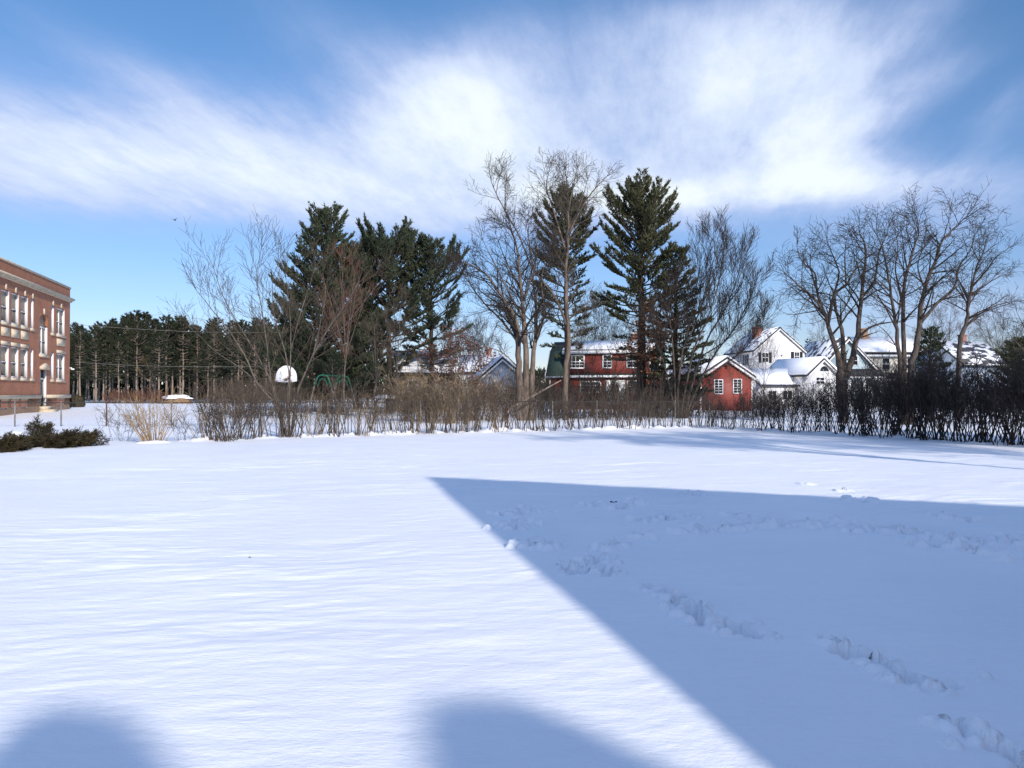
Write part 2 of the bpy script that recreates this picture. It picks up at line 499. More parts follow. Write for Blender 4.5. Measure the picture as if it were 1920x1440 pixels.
xs = axis([(-700, -120, 40), (-120, -40, 4), (-40, -14, .5), (-14, -5, .10), (-5, -.6, .045), (-.6, 7.2, .021), (7.2, 18, .10), (18, 40, .5), (40, 120, 4), (120, 700, 40)])
ys = axis([(-80, -10, 7), (-10, 2.2, .6), (2.2, 12.5, .022), (12.5, 22, .06), (22, 40, .12), (40, 110, 1.0), (110, 220, 5), (220, 1100, 40)])
GX, GY = np.meshgrid(xs, ys)
GZ = ground_fine(GX.ravel(), GY.ravel())
nx, ny = len(xs), len(ys)
gi = np.arange(nx * ny).reshape(ny, nx)
g = MB()
g.add(np.stack([GX.ravel(), GY.ravel(), GZ], 1), np.stack([gi[:-1, :-1], gi[:-1, 1:], gi[1:, 1:], gi[1:, :-1]], -1).reshape(-1, 4))
tag(g.build('snow_ground', M['snow'], smooth=True), kind='structure')


def gz(x, y):
    return float(ground_z(np.array([x]), np.array([y]))[0])


# ------------------------------------------------------------------ bare trees
def perp(t, rng):
    a = Vector((rng.gauss(0, 1), rng.gauss(0, 1), rng.gauss(0, 1)))
    a = a - t * a.dot(t)
    return a.normalized() if a.length > 1e-6 else t.orthogonal().normalized()


def grow(p, d, L, r, lvl, maxl, rng, out, P):
    """one wandering branch and its children -> rows for MB.segs, kept per level"""
    n = 4 if L > 1.2 else 3 if L > .4 else 2
    pts = [p.copy()]; rad = [r]
    d = d.copy()
    tip = max(P['tip'], r * .3)
    for i in range(n):
        d = d + perp(d, rng) * P['wander'] + Vector((0, 0, P['up']))
        d.normalize()
        p = p + d * (L / n)
        pts.append(p.copy()); rad.append(r + (tip - r) * (i + 1) / n)
    for i in range(n):
        a, b = pts[i], pts[i + 1]
        out[min(lvl, 3)].append((a.x, a.y, a.z, b.x, b.y, b.z, rad[i], rad[i + 1]))
    if lvl < maxl:
        k = max(2, int(P['n'][min(lvl, 3)] * L ** .6 + rng.random()))
        for j in range(k):
            t = .18 + .82 * (j + rng.random()) / k
            sprout(pts, rad, t, L, lvl + 1, maxl, rng, out, P)


def sprout(pts, rad, t, L, lvl, maxl, rng, out, P):
    f = t * (len(pts) - 1); i = min(int(f), len(pts) - 2); f -= i
    q = pts[i].lerp(pts[i + 1], f)
    tan = (pts[i + 1] - pts[i]).normalized()
    ang = R(rng.uniform(*P['ang']))
    d = tan * math.cos(ang) + perp(tan, rng) * math.sin(ang)
    d = (d + Vector((0, 0, P['up'] * 1.5))).normalized()
    rr = max(P['tip'], (rad[i] + (rad[i + 1] - rad[i]) * f) * rng.uniform(.38, .6))
    LL = L * P['ratio'] * (1.15 - .55 * t) * rng.uniform(.65, 1.25)
    if LL < P['minl']: LL = P['minl'] * rng.uniform(.8, 1.3)
    grow(q, d, LL, rr, lvl, maxl, rng, out, P)


BASEP = dict(wander=.13, up=.05, n=[4, 5.0, 5.0, 4], ang=(26, 56), ratio=.50, tip=.0075, minl=.4)
LIMB = .74


def smooth_path(pts, rad, sub=3, rng=None, jit=0.0):
    """Catmull-Rom through traced limb points"""
    P = [pts[0]] + pts + [pts[-1]]
    o = []; rr = []
    for i in range(1, len(P) - 2):
        for k in range(sub):
            t = k / sub
            a, b, c, d = P[i - 1], P[i], P[i + 1], P[i + 2]
            v = .5 * ((2 * b) + (c - a) * t + (2 * a - 5 * b + 4 * c - d) * t * t + (3 * b - a - 3 * c + d) * t ** 3)
            if rng and jit: v = v + Vector((rng.gauss(0, jit), rng.gauss(0, jit), rng.gauss(0, jit)))
            o.append(v); rr.append(rad[i - 1] + (rad[i] - rad[i - 1]) * t)
    o.append(pts[-1]); rr.append(rad[-1])
    return o, rr


def bare_tree(name, d, base, limbs, seed, label, cat='tree', group=None, trunk_mat='bark_grey', twig_mat='twig_grey', P=None, maxl=3, dens=1.0, leaf=None):
    """limbs: (pixel path, start radius, end radius, depth drift, child density)"""
    rng = random.Random(seed)
    Q = dict(BASEP); Q.update(P or {})
    bx, by, _ = at(base, HY, d)
    bz = gz(bx, by) - .05
    B = Vector((bx, by, bz))
    root = empty(name, B)
    tag(root, label, cat, group)
    tr = MB(); out = [[], [], [], []]
    sy = Q.get('sy', 1.0)
    limbs = [([(a, b if b > 780 else 780 + (b - 780) * sy) for a, b in l_[0]],) + tuple(l_[1:]) for l_ in limbs]
    for path, r0, r1, dy, kd in limbs:
        n = len(path); r0 *= Q.get('limb', LIMB); r1 *= .8
        L0 = [Vector(at(px, py, d + dy[0] + (dy[1] - dy[0]) * (i / (n - 1)))) - B for i, (px, py) in enumerate(path)]
        rad = [r0 + (r1 - r0) * (i / (n - 1)) ** .8 for i in range(n)]
        if path[0][1] > 770:
            L0[0].z = -.05
        pts, rr = smooth_path(L0, rad, 3, rng, r0 * .12)
        tr.tube(pts, rr, 7 if r0 > .1 else 5)
        L = sum((pts[i + 1] - pts[i]).length for i in range(len(pts) - 1))
        k = int(L * 2.1 * kd * dens)
        t0 = .30 if path[0][1] > 700 else .1
        for j in range(k):
            t = t0 + (1 - t0) * (j + rng.random()) / max(k, 1)
            sprout(pts, rr, t, min(L, 7.0) * .75, 1, maxl, rng, out, Q)
        # the limb runs out into a spray of its own
        tan = (pts[-1] - pts[-2]).normalized()
        for j in range(3):
            grow(pts[-1], (tan + perp(tan, rng) * .35).normalized(), 1.1, r1, 2, maxl, rng, out, Q)
    tr.build('trunk', M[trunk_mat], root, smooth=True)
    cr = MB()
    cr.segs(out[1], 5); cr.segs(out[2], 3); cr.segs(out[3], 3)
    c = cr.build('crown', M[twig_mat], root)
    if leaf:
        lf = MB(); V = []; T = []
        src = out[3] + out[2]
        for _ in range(leaf[1]):
            s_ = src[rng.randrange(len(src))]
            p = Vector(s_[3:6]) + Vector((rng.gauss(0, .1), rng.gauss(0, .1), rng.gauss(0, .1)))
            u = perp(Vector((0, 0, 1)), rng); w = perp(u, rng)
            k = leaf[2] * rng.uniform(.6, 1.3)
            i = len(V); V += [p - u * k, p + w * k * .7, p + u * k, p - w * k * .5]; T.append((i, i + 1, i + 2, i + 3))
        lf.add([tuple(v) for v in V], T); lf.build('leaves', M[leaf[0]], root)
    return root


def rad_tree(d, base, top, spread, n, seed, r0, fork=.25):
    """limb guides for a tree known only by its outline: n limbs fanning from a short trunk"""
    rng = random.Random(seed)
    gy = HY + H * F / d
    fy = gy + (top - gy) * fork
    L = [([(base, gy), (base + rng.uniform(-4, 4), (gy + fy) / 2), (base, fy)], r0, r0 * .75, (0, 0), .3)]
    for i in range(n):
        u = (i + .5) / n * 2 - 1 + rng.uniform(-.15, .15)
        ex = base + u * spread; ey = top + abs(u) ** 1.7 * (fy - top) * .55 + rng.uniform(0, 20)
        mx = base + u * spread * .45; my = fy + (ey - fy) * .5
        L.append(([(base, fy + rng.uniform(0, 12)), (base + u * spread * .16, fy + (ey - fy) * .22), (mx, my), (base + u * spread * .75, my + (ey - my) * .55), (ex, ey)],
                  r0 * .6, .015, (0, rng.uniform(-1.8, 1.8)), .8))
    return L


# leaning many-stemmed tree at the lawn's edge, in front of the hoop
bare_tree('multi_stem_tree', 29.6, 540, [
    ([(530, 822), (520, 765), (482, 715), (458, 660), (425, 608), (395, 570), (368, 535)], .075, .014, (0, -.8), .8),
    ([(535, 822), (522, 755), (505, 705), (470, 640), (440, 590), (415, 540), (400, 490)], .075, .014, (0, .9), .8),
    ([(538, 822), (515, 740), (505, 690), (500, 640), (490, 570), (480, 510), (490, 450)], .06, .012, (0, -1), .8),
    ([(541, 822), (541, 740), (541, 690), (530, 640), (515, 590), (510, 520), (525, 470)], .065, .012, (0, .6), .8),
    ([(542, 822), (543, 720), (545, 640), (543, 570), (535, 510)], .06, .012, (0, 1.2), .8),
    ([(545, 822), (555, 745), (570, 700), (590, 655), (615, 610), (645, 565), (672, 520)], .085, .014, (0, -.5), .9),
    ([(545, 650), (560, 590), (575, 540), (590, 490)], .035, .012, (.5, 1), .9),
    ([(588, 658), (600, 600), (610, 545), (605, 500)], .04, .012, (-.2, .8), .9),
    ([(510, 740), (455, 690), (405, 655), (372, 622), (350, 602)], .04, .01, (0, -1), .7),
    ([(600, 635), (640, 610), (680, 560)], .03, .01, (-.3, -1.2), .9),
], 11, 'pale many-stemmed bare tree fanning out of the hedge in front of the basketball hoop',
    trunk_mat='bark_grey', twig_mat='twig_brown', P=dict(sy=.96, limb=.64, up=.06, ang=(22, 48), tip=.005, ratio=.44, wander=.09, n=[4, 4.5, 4.2, 3]), maxl=3, dens=.95)

# big trunk cluster left of the red house
bare_tree('bare_tree', 46, 985, [
    ([(976, 790), (975, 730), (972, 680), (972, 640), (966, 600), (950, 570), (925, 530), (900, 505), (868, 492)], .42, .03, (0, -1.5), 1),
    ([(986, 790), (986, 700), (985, 640), (982, 580), (975, 520), (968, 460), (958, 425)], .40, .03, (0, .5), 1),
    ([(997, 790), (997, 700), (1003, 640), (1005, 580), (1000, 520), (1010, 470)], .34, .03, (0, 1.8), 1),
    ([(970, 640), (940, 600), (905, 565), (880, 530), (865, 505)], .14, .02, (-.5, 2), 1),
    ([(984, 600), (960, 560), (930, 500), (905, 450)], .15, .02, (0, -1.5), 1),
    ([(984, 560), (998, 500), (990, 440), (985, 410)], .13, .02, (0, 2), 1),
    ([(975, 540), (945, 480), (930, 440)], .10, .02, (.4, 2.4), 1),
    ([(972, 690), (940, 660), (905, 650), (880, 655)], .07, .015, (0, -1), .7),
    ([(1003, 640), (1020, 590), (1015, 530), (1022, 490)], .12, .02, (1, -1), 1),
], 21, 'broad bare tree with three thick trunks standing left of the red house', trunk_mat='bark_mid', twig_mat='twig_dark',
    P=dict(tip=.008, limb=.62, up=.03), dens=1.05)

# tall pale tree in front of the narrow pine
bare_tree('bare_tree', 47, 1062, [
    ([(1060, 790), (1060, 700), (1066, 640), (1062, 560), (1063, 480), (1066, 420), (1065, 360), (1060, 318)], .30, .03, (0, 0), .55),
    ([(1066, 440), (1085, 400), (1110, 360), (1138, 330)], .12, .02, (0, -1), 1),
    ([(1063, 480), (1040, 400), (1025, 350), (1030, 318)], .12, .02, (0, 1), 1),
    ([(1065, 400), (1075, 350), (1082, 315)], .09, .02, (0, -1), 1),
    ([(1066, 430), (1090, 380), (1102, 335)], .08, .02, (0, 1), 1),
    ([(1062, 610), (1040, 555), (1000, 505), (975, 445), (950, 400), (930, 362), (921, 340)], .12, .025, (0, -1), .35),
    ([(945, 395), (948, 360), (946, 330)], .05, .015, (-.8, -.6), 1.6),
    ([(930, 362), (935, 335), (940, 322)], .04, .015, (-.9, -1.2), 1.6),
    ([(1066, 650), (1090, 600), (1105, 560)], .06, .015, (0, -1), .8),
], 31, 'tall pale trunk crossing the narrow pine and forking into a fine crown above it', trunk_mat='bark_mid', twig_mat='twig_grey',
    P=dict(tip=.0075, ratio=.48, limb=.66, up=.02), dens=1.3)

# vase of thin branches right of the pines
bare_tree('bare_tree', 50, 1275, [
    ([(1270, 790), (1272, 720), (1280, 660), (1295, 600), (1310, 520), (1318, 455)], .14, .015, (0, 1), 1),
    ([(1275, 790), (1300, 660), (1330, 590), (1350, 520), (1358, 460)], .12, .015, (0, -1), 1),
    ([(1280, 790), (1320, 650), (1360, 580), (1383, 520), (1392, 475)], .12, .015, (0, 1), 1),
    ([(1282, 790), (1330, 680), (1375, 620), (1402, 570), (1415, 535)], .11, .015, (0, -1.4), 1),
    ([(1285, 790), (1340, 700), (1390, 660), (1425, 615), (1436, 588)], .10, .015, (0, .6), .9),
    ([(1290, 640), (1320, 560), (1340, 480), (1338, 440)], .08, .015, (0, 2), 1),
    ([(1268, 790), (1262, 650), (1255, 590), (1258, 540)], .10, .015, (0, -1), .8),
    ([(1270, 790), (1245, 680), (1225, 630), (1212, 600)], .08, .015, (0, -1), .7),
    ([(1310, 670), (1360, 640), (1400, 600)], .06, .012, (0, -2), .9),
], 41, 'vase-shaped bare tree of thin branches leaning over the red garage', trunk_mat='bark_dark', twig_mat='twig_dark',
    P=dict(up=.08, ang=(18, 42), ratio=.48, wander=.07, tip=.008), dens=1.25)

RP = dict(tip=.0075, ratio=.48, wander=.13, n=[4, 4.2, 4.4, 4], up=.01, ang=(30, 66), limb=.85, sy=.905)
bare_tree('bare_tree', 42, 1582, [
    ([(1580, 800), (1578, 740), (1576, 690)], .34, .30, (0, 0), 0),
    ([(1576, 700), (1573, 662), (1557, 607), (1548, 570), (1523, 532), (1495, 507), (1474, 486)], .22, .025, (0, -1), 1),
    ([(1546, 566), (1532, 518), (1529, 484), (1506, 462), (1495, 428)], .11, .02, (-.3, 1), 1),
    ([(1553, 590), (1565, 530), (1590, 505), (1610, 465), (1635, 435)], .13, .02, (-.3, -1.5), 1),
    ([(1578, 700), (1582, 640), (1578, 600), (1568, 560), (1566, 530), (1574, 480), (1560, 440), (1552, 415)], .18, .02, (0, 1.4), 1),
    ([(1584, 700), (1605, 630), (1612, 570), (1618, 510), (1625, 450), (1620, 415), (1612, 392)], .22, .02, (0, -.5), 1),
    ([(1601, 632), (1629, 598), (1662, 587), (1685, 585)], .11, .02, (0, -1.5), .7),
    ([(1618, 530), (1640, 500), (1650, 440), (1660, 410)], .11, .02, (0, 1.5), 1),
    ([(1619, 540), (1640, 523), (1668, 512)], .08, .02, (0, -1), 1),
    ([(1525, 532), (1510, 545), (1495, 575)], .05, .012, (-.5, -1), .9),
    ([(1545, 566), (1520, 470), (1525, 430)], .07, .015, (-.4, 2), 1),
    ([(1588, 505), (1585, 450), (1590, 405)], .07, .015, (-1, 1), 1),
], 51, 'spreading dark bare tree forking low in front of the blue gabled house', trunk_mat='bark_dark', twig_mat='twig_dark', P=RP, dens=1.0)
bare_tree('bare_tree', 40, 1700, [
    ([(1690, 800), (1688, 680), (1682, 620), (1678, 570), (1668, 510), (1664, 470), (1655, 430), (1645, 405)], .17, .02, (0, -1), 1),
    ([(1700, 800), (1696, 680), (1695, 600), (1695, 520), (1705, 465), (1715, 430), (1724, 400), (1720, 368)], .19, .02, (0, 1), 1),
    ([(1707, 800), (1708, 690), (1722, 620), (1728, 550), (1740, 500), (1755, 460), (1770, 415), (1797, 385), (1812, 370)], .24, .02, (0, 0), 1),
    ([(1728, 585), (1760, 545), (1790, 515), (1800, 470), (1818, 440), (1828, 410)], .12, .02, (0, -1), 1),
    ([(1755, 460), (1760, 420), (1748, 395)], .07, .015, (0, 1.5), 1),
    ([(1668, 520), (1650, 500), (1632, 482)], .06, .015, (-.6, -1.5), 1),
    ([(1694, 540), (1680, 480), (1685, 430), (1680, 400)], .07, .015, (.6, 2), 1),
    ([(1735, 515), (1722, 470), (1735, 425)], .07, .015, (0, -1.8), 1),
    ([(1772, 412), (1785, 400), (1780, 372)], .05, .012, (0, 1), 1),
    ([(1684, 640), (1665, 610), (1645, 590)], .05, .012, (-.4, -1.5), .6),
], 61, 'tallest of the dark bare trees, three slim trunks before the cream house', trunk_mat='bark_dark', twig_mat='twig_dark', P=RP, dens=1.0)
bare_tree('bare_tree', 48, 1795, [
    ([(1795, 790), (1800, 640), (1812, 590), (1815, 560), (1820, 530), (1830, 480), (1845, 440), (1852, 410)], .21, .02, (0, 0), 1),
    ([(1825, 510), (1850, 480), (1870, 450), (1893, 432)], .09, .015, (0, -1), 1),
    ([(1822, 530), (1860, 500), (1895, 482)], .08, .015, (0, 1), 1),
    ([(1811, 595), (1835, 570), (1870, 550), (1900, 543)], .11, .015, (0, -1), .8),
    ([(1818, 545), (1800, 500), (1792, 472)], .07, .015, (0, 1), 1),
    ([(1838, 460), (1825, 430), (1828, 405)], .06, .015, (0, -1), 1),
], 71, 'slim dark bare tree leaning in front of the dark-roofed house', trunk_mat='bark_dark', twig_mat='twig_dark', P=RP, dens=.95)
bare_tree('bare_tree', 56, 1965, rad_tree(56, 1965, 500, 95, 7, 72, .2), 73, 'bare tree cut by the right edge beyond the dark-roofed house', trunk_mat='bark_dark', twig_mat='twig_dark', P=RP)
bare_tree('bare_tree', 95, 1775, rad_tree(95, 1775, 565, 60, 6, 74, .16), 75, 'small faint bare tree behind the dark evergreen beside the cream house', twig_mat='twig_grey')
bare_tree('bare_tree', 100, 1880, rad_tree(100, 1880, 560, 60, 6, 76, .16), 77, 'bushy bare tree rising behind the chimney of the dark-roofed house', twig_mat='twig_grey')
bare_tree('bare_tree', 70, 845, rad_tree(70, 845, 575, 45, 6, 81, .14, .35), 82, 'slender bare tree behind the russet thicket beside the pines', twig_mat='twig_grey', P=dict(up=.1))
bare_tree('bare_tree', 78, 905, rad_tree(78, 905, 600, 42, 6, 83, .13, .3), 84, 'small bare tree in the sky gap left of the three thick trunks', twig_mat='twig_grey')
bare_tree('bare_tree', 82, 1125, rad_tree(82, 1125, 555, 60, 7, 85, .15, .2), 86, 'dense bare tree rising straight behind the red house roof', twig_mat='twig_dark', trunk_mat='bark_dark', dens=1.3)
bare_tree('bare_tree', 112, 1405, rad_tree(112, 1405, 590, 60, 6, 87, .15), 88, 'fine bare tree behind the chimney of the white house', twig_mat='twig_grey')
bare_tree('bare_tree', 104, 1535, rad_tree(104, 1540, 600, 18, 4, 187, .08), 188, 'thin sapling in the open sky right of the white house', twig_mat='twig_grey', dens=.6)
bare_tree('red_twig_tree', 52, 655, rad_tree(52, 648, 480, 52, 7, 89, .08, .35), 90, 'bare tree with reddish twigs standing before the tall left pines', twig_mat='twig_red', trunk_mat='bark_grey', P=dict(up=.06, ang=(20, 45), n=[3, 3.4, 3.2, 3]), dens=.6)
bare_tree('bare_tree', 54, 700, rad_tree(54, 705, 600, 40, 5, 91, .09, .35), 92, 'thin bare tree at the foot of the round-topped pine', twig_mat='twig_brown')
bare_tree('birch_tree', 120, 290, rad_tree(120, 288, 668, 30, 5, 93, .16, .35), 94, 'small pale bare tree in front of the dark pine wood', trunk_mat='bark_pale', twig_mat='twig_tan')
bare_tree('oak_tree', 53, 1225, rad_tree(53, 1225, 588, 45, 6, 95, .12, .3), 96, 'small oak still holding orange-brown leaves beside the dark pine trunk', twig_mat='twig_dark', trunk_mat='bark_dark', leaf=('dead_leaf', 1500, .10))
bare_tree('russet_tree', 41, 850, rad_tree(41, 852, 640, 60, 7, 97, .07, .3), 98, 'low spreading tree with russet dead leaves over the tan thicket', twig_mat='twig_brown', trunk_mat='bark_grey', leaf=('red_leaf', 1300, .075))

for q_, (px_, d_, top_, lab_) in enumerate((
        (1098, 58, 628, 'thin sapling in front of the left windows of the red house'),
        (1152, 54, 640, 'thin sapling in front of the door of the red house'),
        (1186, 60, 600, 'straggling young tree against the right end of the red house'),
        (1312, 56, 612, 'straggling young tree at the left corner of the red garage'),
        (1388, 60, 655, 'thin sapling crossing the right half of the red garage'),
        (1432, 62, 640, 'thin sapling in front of the white house gable'),
        (745, 50, 560, 'slender bare tree beside the tan cottage'),
        (880, 56, 610, 'slender bare tree left of the small white house'))):
    bare_tree('sapling', d_, px_, rad_tree(d_, px_, top_, 26 + 3 * (q_ % 4), 4, 700 + q_, .055, .3), 720 + q_, lab_, trunk_mat='bark_grey', twig_mat='twig_grey' if q_ % 2 else 'twig_brown', P=dict(tip=.007), dens=.8)

# ------------------------------------------------------------------ pines
def needles(T, rng_seed, k=7, w=.035):
    """T rows: p(3) dir(3) length -> k slim blades fanning round each direction"""
    T = np.asarray(T); N = len(T)
    rs = np.random.RandomState(rng_seed)
    p = np.repeat(T[:, 0:3], k, 0); d = np.repeat(T[:, 3:6], k, 0); L = np.repeat(T[:, 6], k)
    d = d + rs.normal(0, .34, d.shape); d /= np.linalg.norm(d, axis=1, keepdims=True)
    s = np.cross(d, rs.normal(0, 1, d.shape)); s /= np.linalg.norm(s, axis=1, keepdims=True)
    L = L * rs.uniform(.6, 1.2, L.shape)
    ww = (w * rs.uniform(.7, 1.4, L.shape))[:, None]
    o = p + rs.normal(0, .03, p.shape)
    V = np.stack([o - s * ww, o + s * ww, o + d * L[:, None]], 1).reshape(-1, 3)
    return V, np.arange(len(V)).reshape(-1, 3)


def interp(tab, t):
    for i in range(len(tab) - 1):
        if t <= tab[i + 1][0]:
            a, b = tab[i], tab[i + 1]
            return a[1] + (b[1] - a[1]) * (t - a[0]) / (b[0] - a[0] + 1e-9)
    return tab[-1][1]


def pine_meshes(Ht, prof, seed, tufts=1.0, whorl=.55, per=5, tl=.32, r0=.28, blades=7, w=.04, up0=2, up1=58, gap=.0, lean=0.0, sub=.34, inner=.38):
    """trunk + limbs and needle plumes of one white pine; prof = (height fraction, crown radius)"""
    rng = random.Random(seed)
    tr = MB(); S = []; T = []
    pts = []; rad = []
    n = 9
    for i in range(n + 1):
        t = i / n
        pts.append(Vector((lean * t * t * Ht + rng.gauss(0, .05) * (i > 0), rng.gauss(0, .05) * (i > 0), Ht * t * .985)))
        rad.append(r0 * (1 - t) ** .9 + .02)
    tr.tube(pts, rad, 8)
    z = Ht * prof[0][0]
    while z < Ht - .25:
        f = z / Ht
        Rm = interp(prof, f)
        nb = per if f < .93 else max(3, per - 2)
        a0 = rng.random() * 6.28
        for b in range(nb):
            if rng.random() < gap * (1 - f): continue
            az = a0 + b * 6.283 / nb + rng.uniform(-.3, .3)
            cf = (f - prof[0][0]) / (1 - prof[0][0])
            el = R(up0 + (up1 - up0) * cf ** 1.5 + rng.uniform(-9, 9))
            L = Rm * rng.uniform(.5, 1.15) / max(.78, math.cos(el))
            if L < .15: continue
            tt = min(f * n / .985, n - .001); i = int(tt)
            p = pts[i].lerp(pts[i + 1], tt - i)
            d = Vector((math.cos(az) * math.cos(el), math.sin(az) * math.cos(el), math.sin(el)))
            m = max(3, int(L / .45))
            path = [p]
            for k in range(m):
                d = (d + Vector((0, 0, .02 + .11 * (k / m) + .03 * cf)) + perp(d, rng) * .06).normalized()
                path.append(path[-1] + d * (L / m))
            lr = .012 + .016 * L
            for k in range(m):
                S.append((*path[k], *path[k + 1], lr * (1 - k / m) + .008, lr * (1 - (k + 1) / m) + .008))
            # side sprays, flat and swept towards the tip, denser outwards
            ns = max(3, int(L / .22 * tufts))
            for k in range(ns):
                t = inner + (1 - inner) * (k + rng.random()) / ns
                ff = t * m; i = min(int(ff), m - 1)
                q = path[i].lerp(path[i + 1], ff - i)
                tan = (path[i + 1] - path[i]).normalized()
                side = tan.cross(Vector((0, 0, 1))).normalized() * (1 if k % 2 else -1)
                sl = min(1.1, L * sub * (1.15 - .75 * t) + .12) * rng.uniform(.7, 1.2)
                sd = (tan * .9 + side * rng.uniform(.35, .8) + Vector((0, 0, rng.uniform(.05, .55)))).normalized()
                e = q + sd * sl
                S.append((*q, *e, .011, .006))
                kk = max(1, int(sl / .17))
                for j in range(kk):
                    c = q.lerp(e, (j + 1) / kk)
                    dd = (sd * 1.0 + Vector((0, 0, .35))).normalized()
                    T.append((*c, *dd, tl * rng.uniform(.65, 1.15)))
            for k in range(2):
                T.append((*path[-1], *(d + Vector((0, 0, .3))).normalized(), tl * 1.1))
        z += whorl * (1.0 - .35 * f) * rng.uniform(.8, 1.2)
    for k in range(6):
        T.append((*(pts[-1] - Vector((0, 0, .1 * k))), 0, 0, 1, tl))
    V, F_ = needles(T, seed, blades, w)
    k = Ht / V[:, 2].max(); V[:, 2] *= k
    cr = MB(); cr.add(V, None, F_)
    br = tr.segs(S, 4)
    for a in br.v: a[:, 2] *= k
    return br, cr


def pine(name, px, d, top, prof, seed, label, group=None, nm='needle', bark='bark_pine', **kw):
    x, y, _ = at(px, HY, d)
    z0 = gz(x, y) - .05
    Ht = at(px, top, d)[2] - z0
    root = empty(name, (x, y, z0)); tag(root, label, 'tree', group)
    a, b = pine_meshes(Ht, prof, seed, **kw)
    a.build('trunk', M[bark], root, smooth=True); b.build('crown', M[nm], root)
    return root


pine('pine_tree', 610, 62, 376, [(.10, 5.2), (.26, 5.6), (.42, 4.8), (.55, 3.7), (.68, 2.9), (.8, 2.2), (.9, 1.7), (1, .7)], 1, 'tallest of the left pines, tapering to a ragged tip above the hoop', per=6, whorl=.50, up1=46, inner=.36, sub=.29)
pine('pine_tree', 730, 64, 404, [(.22, 2.6), (.36, 3.8), (.55, 4.5), (.72, 4.4), (.86, 3.5), (.95, 2.4), (1, 1.2)], 2, 'broad round-topped pine standing beside the tall tapering one', per=6, whorl=.60, up0=4, up1=56, gap=.75, sub=.27, inner=.46)
pine('pine_tree', 808, 66, 428, [(.18, 2.0), (.38, 3.2), (.58, 3.7), (.76, 3.5), (.9, 2.6), (1, 1.0)], 3, 'smaller pine with sweeping tips on the sky gap side of the round-topped one', per=6, whorl=.60, up0=4, up1=52, gap=.75, sub=.27, inner=.46)
pine('pine_tree', 668, 70, 440, [(.12, 2.8), (.4, 3.4), (.7, 3.0), (.9, 1.8), (1, .7)], 33, 'partly hidden pine filling the gap between the two tall left pines', per=6, whorl=.6)
pine('pine_tree', 1062, 58, 338, [(.26, 1.3), (.42, 2.1), (.56, 2.6), (.66, 2.7), (.78, 2.3), (.9, 1.5), (1, .6)], 4, 'narrow pine standing behind the tall pale trunk', per=7, whorl=.54, nm='needle_olive', gap=.95, up0=-2, up1=66, sub=.28)
pine('pine_tree', 1202, 56, 322, [(.26, 2.0), (.40, 3.0), (.54, 3.4), (.64, 3.8), (.74, 3.6), (.85, 2.7), (.94, 1.9), (1, .8)], 5, 'big dark pine with a thick bare trunk behind the red house', per=7, whorl=.52, nm='needle_olive', gap=.98, up0=-4, up1=62, r0=.40, sub=.28)
pine('spruce_tree', 1268, 54, 452, [(.10, 1.9), (.3, 2.3), (.5, 2.2), (.75, 1.6), (.92, .9), (1, .25)], 6, 'shorter dense evergreen tucked under the big dark pine', per=6, whorl=.46, nm='needle_olive', tl=.24, up0=-8, up1=45)
pine('spruce_tree', 1746, 44, 608, [(.04, 1.0), (.3, 1.15), (.6, 1.0), (.85, .6), (1, .2)], 7, 'small dark evergreen beside the corner of the cream house', per=6, whorl=.3, tl=.2, r0=.1, up0=0, up1=50, w=.03, nm='needle')
pine('spruce_tree', 1915, 72, 625, [(.04, 2.2), (.3, 2.6), (.6, 2.2), (.85, 1.2), (1, .3)], 8, 'round brown-green evergreen right of the dark-roofed house', per=7, whorl=.45, nm='needle_olive', r0=.15)

# the pine wood behind the school: four trees built, then copied
GRP = 'pines of the wood behind the school'
FL = 'tall straight pine of the dark wood between the school and the many-stemmed tree'
protos = []
for k, (hh, seed) in enumerate(((17.5, 101), (18.5, 102), (16.5, 103), (18.0, 104))):
    a, b = pine_meshes(hh, [(.33, 1.3), (.45, 2.1), (.62, 2.6), (.78, 2.1), (.9, 1.2), (1, .3)], seed, tufts=.55, whorl=.75, per=5, tl=.55, blades=5, w=.075, r0=.19, gap=.5, up0=-6, up1=50)
    root = empty('forest_pine', (0, 0, 0)); tag(root, FL, 'tree', GRP)
    a.build('trunk', M['bark_forest'], root, smooth=True); b.build('crown', M['needle_far'], root)
    protos.append(root)
rng = random.Random(5)
spots = []
def skyline(px):
    return interp([(90, 600), (150, 606), (200, 612), (230, 592), (260, 583), (300, 592), (335, 588), (370, 600), (420, 606), (470, 600), (520, 600), (560, 590)], px)
for row, (d0, n) in enumerate(((116, 16), (124, 17), (133, 18), (142, 18), (151, 18))):
    for i in range(n):
        px = 100 + (i + .5 + rng.uniform(-.4, .4)) / n * 470 + row * 6
        d = d0 + rng.uniform(-3.5, 3.5)
        top = skyline(px) + rng.choice((-10, -4, 2, 8, 18, 26)) + rng.uniform(-3, 3) + (4 - row) * 2
        spots.append((px, d, top))
for i, (px, d, top) in enumerate(spots):
    x, y, z = at(px, top, d)
    zb = gz(x, y) - .05
    k = i % 4
    s = (z - zb) / (17.5, 18.5, 16.5, 18.0)[k]
    if i < 4:
        o = protos[k]; o.location = (x, y, zb); o.rotation_euler = (0, 0, rng.uniform(0, 6.28)); o.scale = (s * 1.05, s * 1.05, s)
    else:
        dup(protos[k], (x, y, zb), rng.uniform(0, 6.28), (s * 1.05, s * 1.05, s))

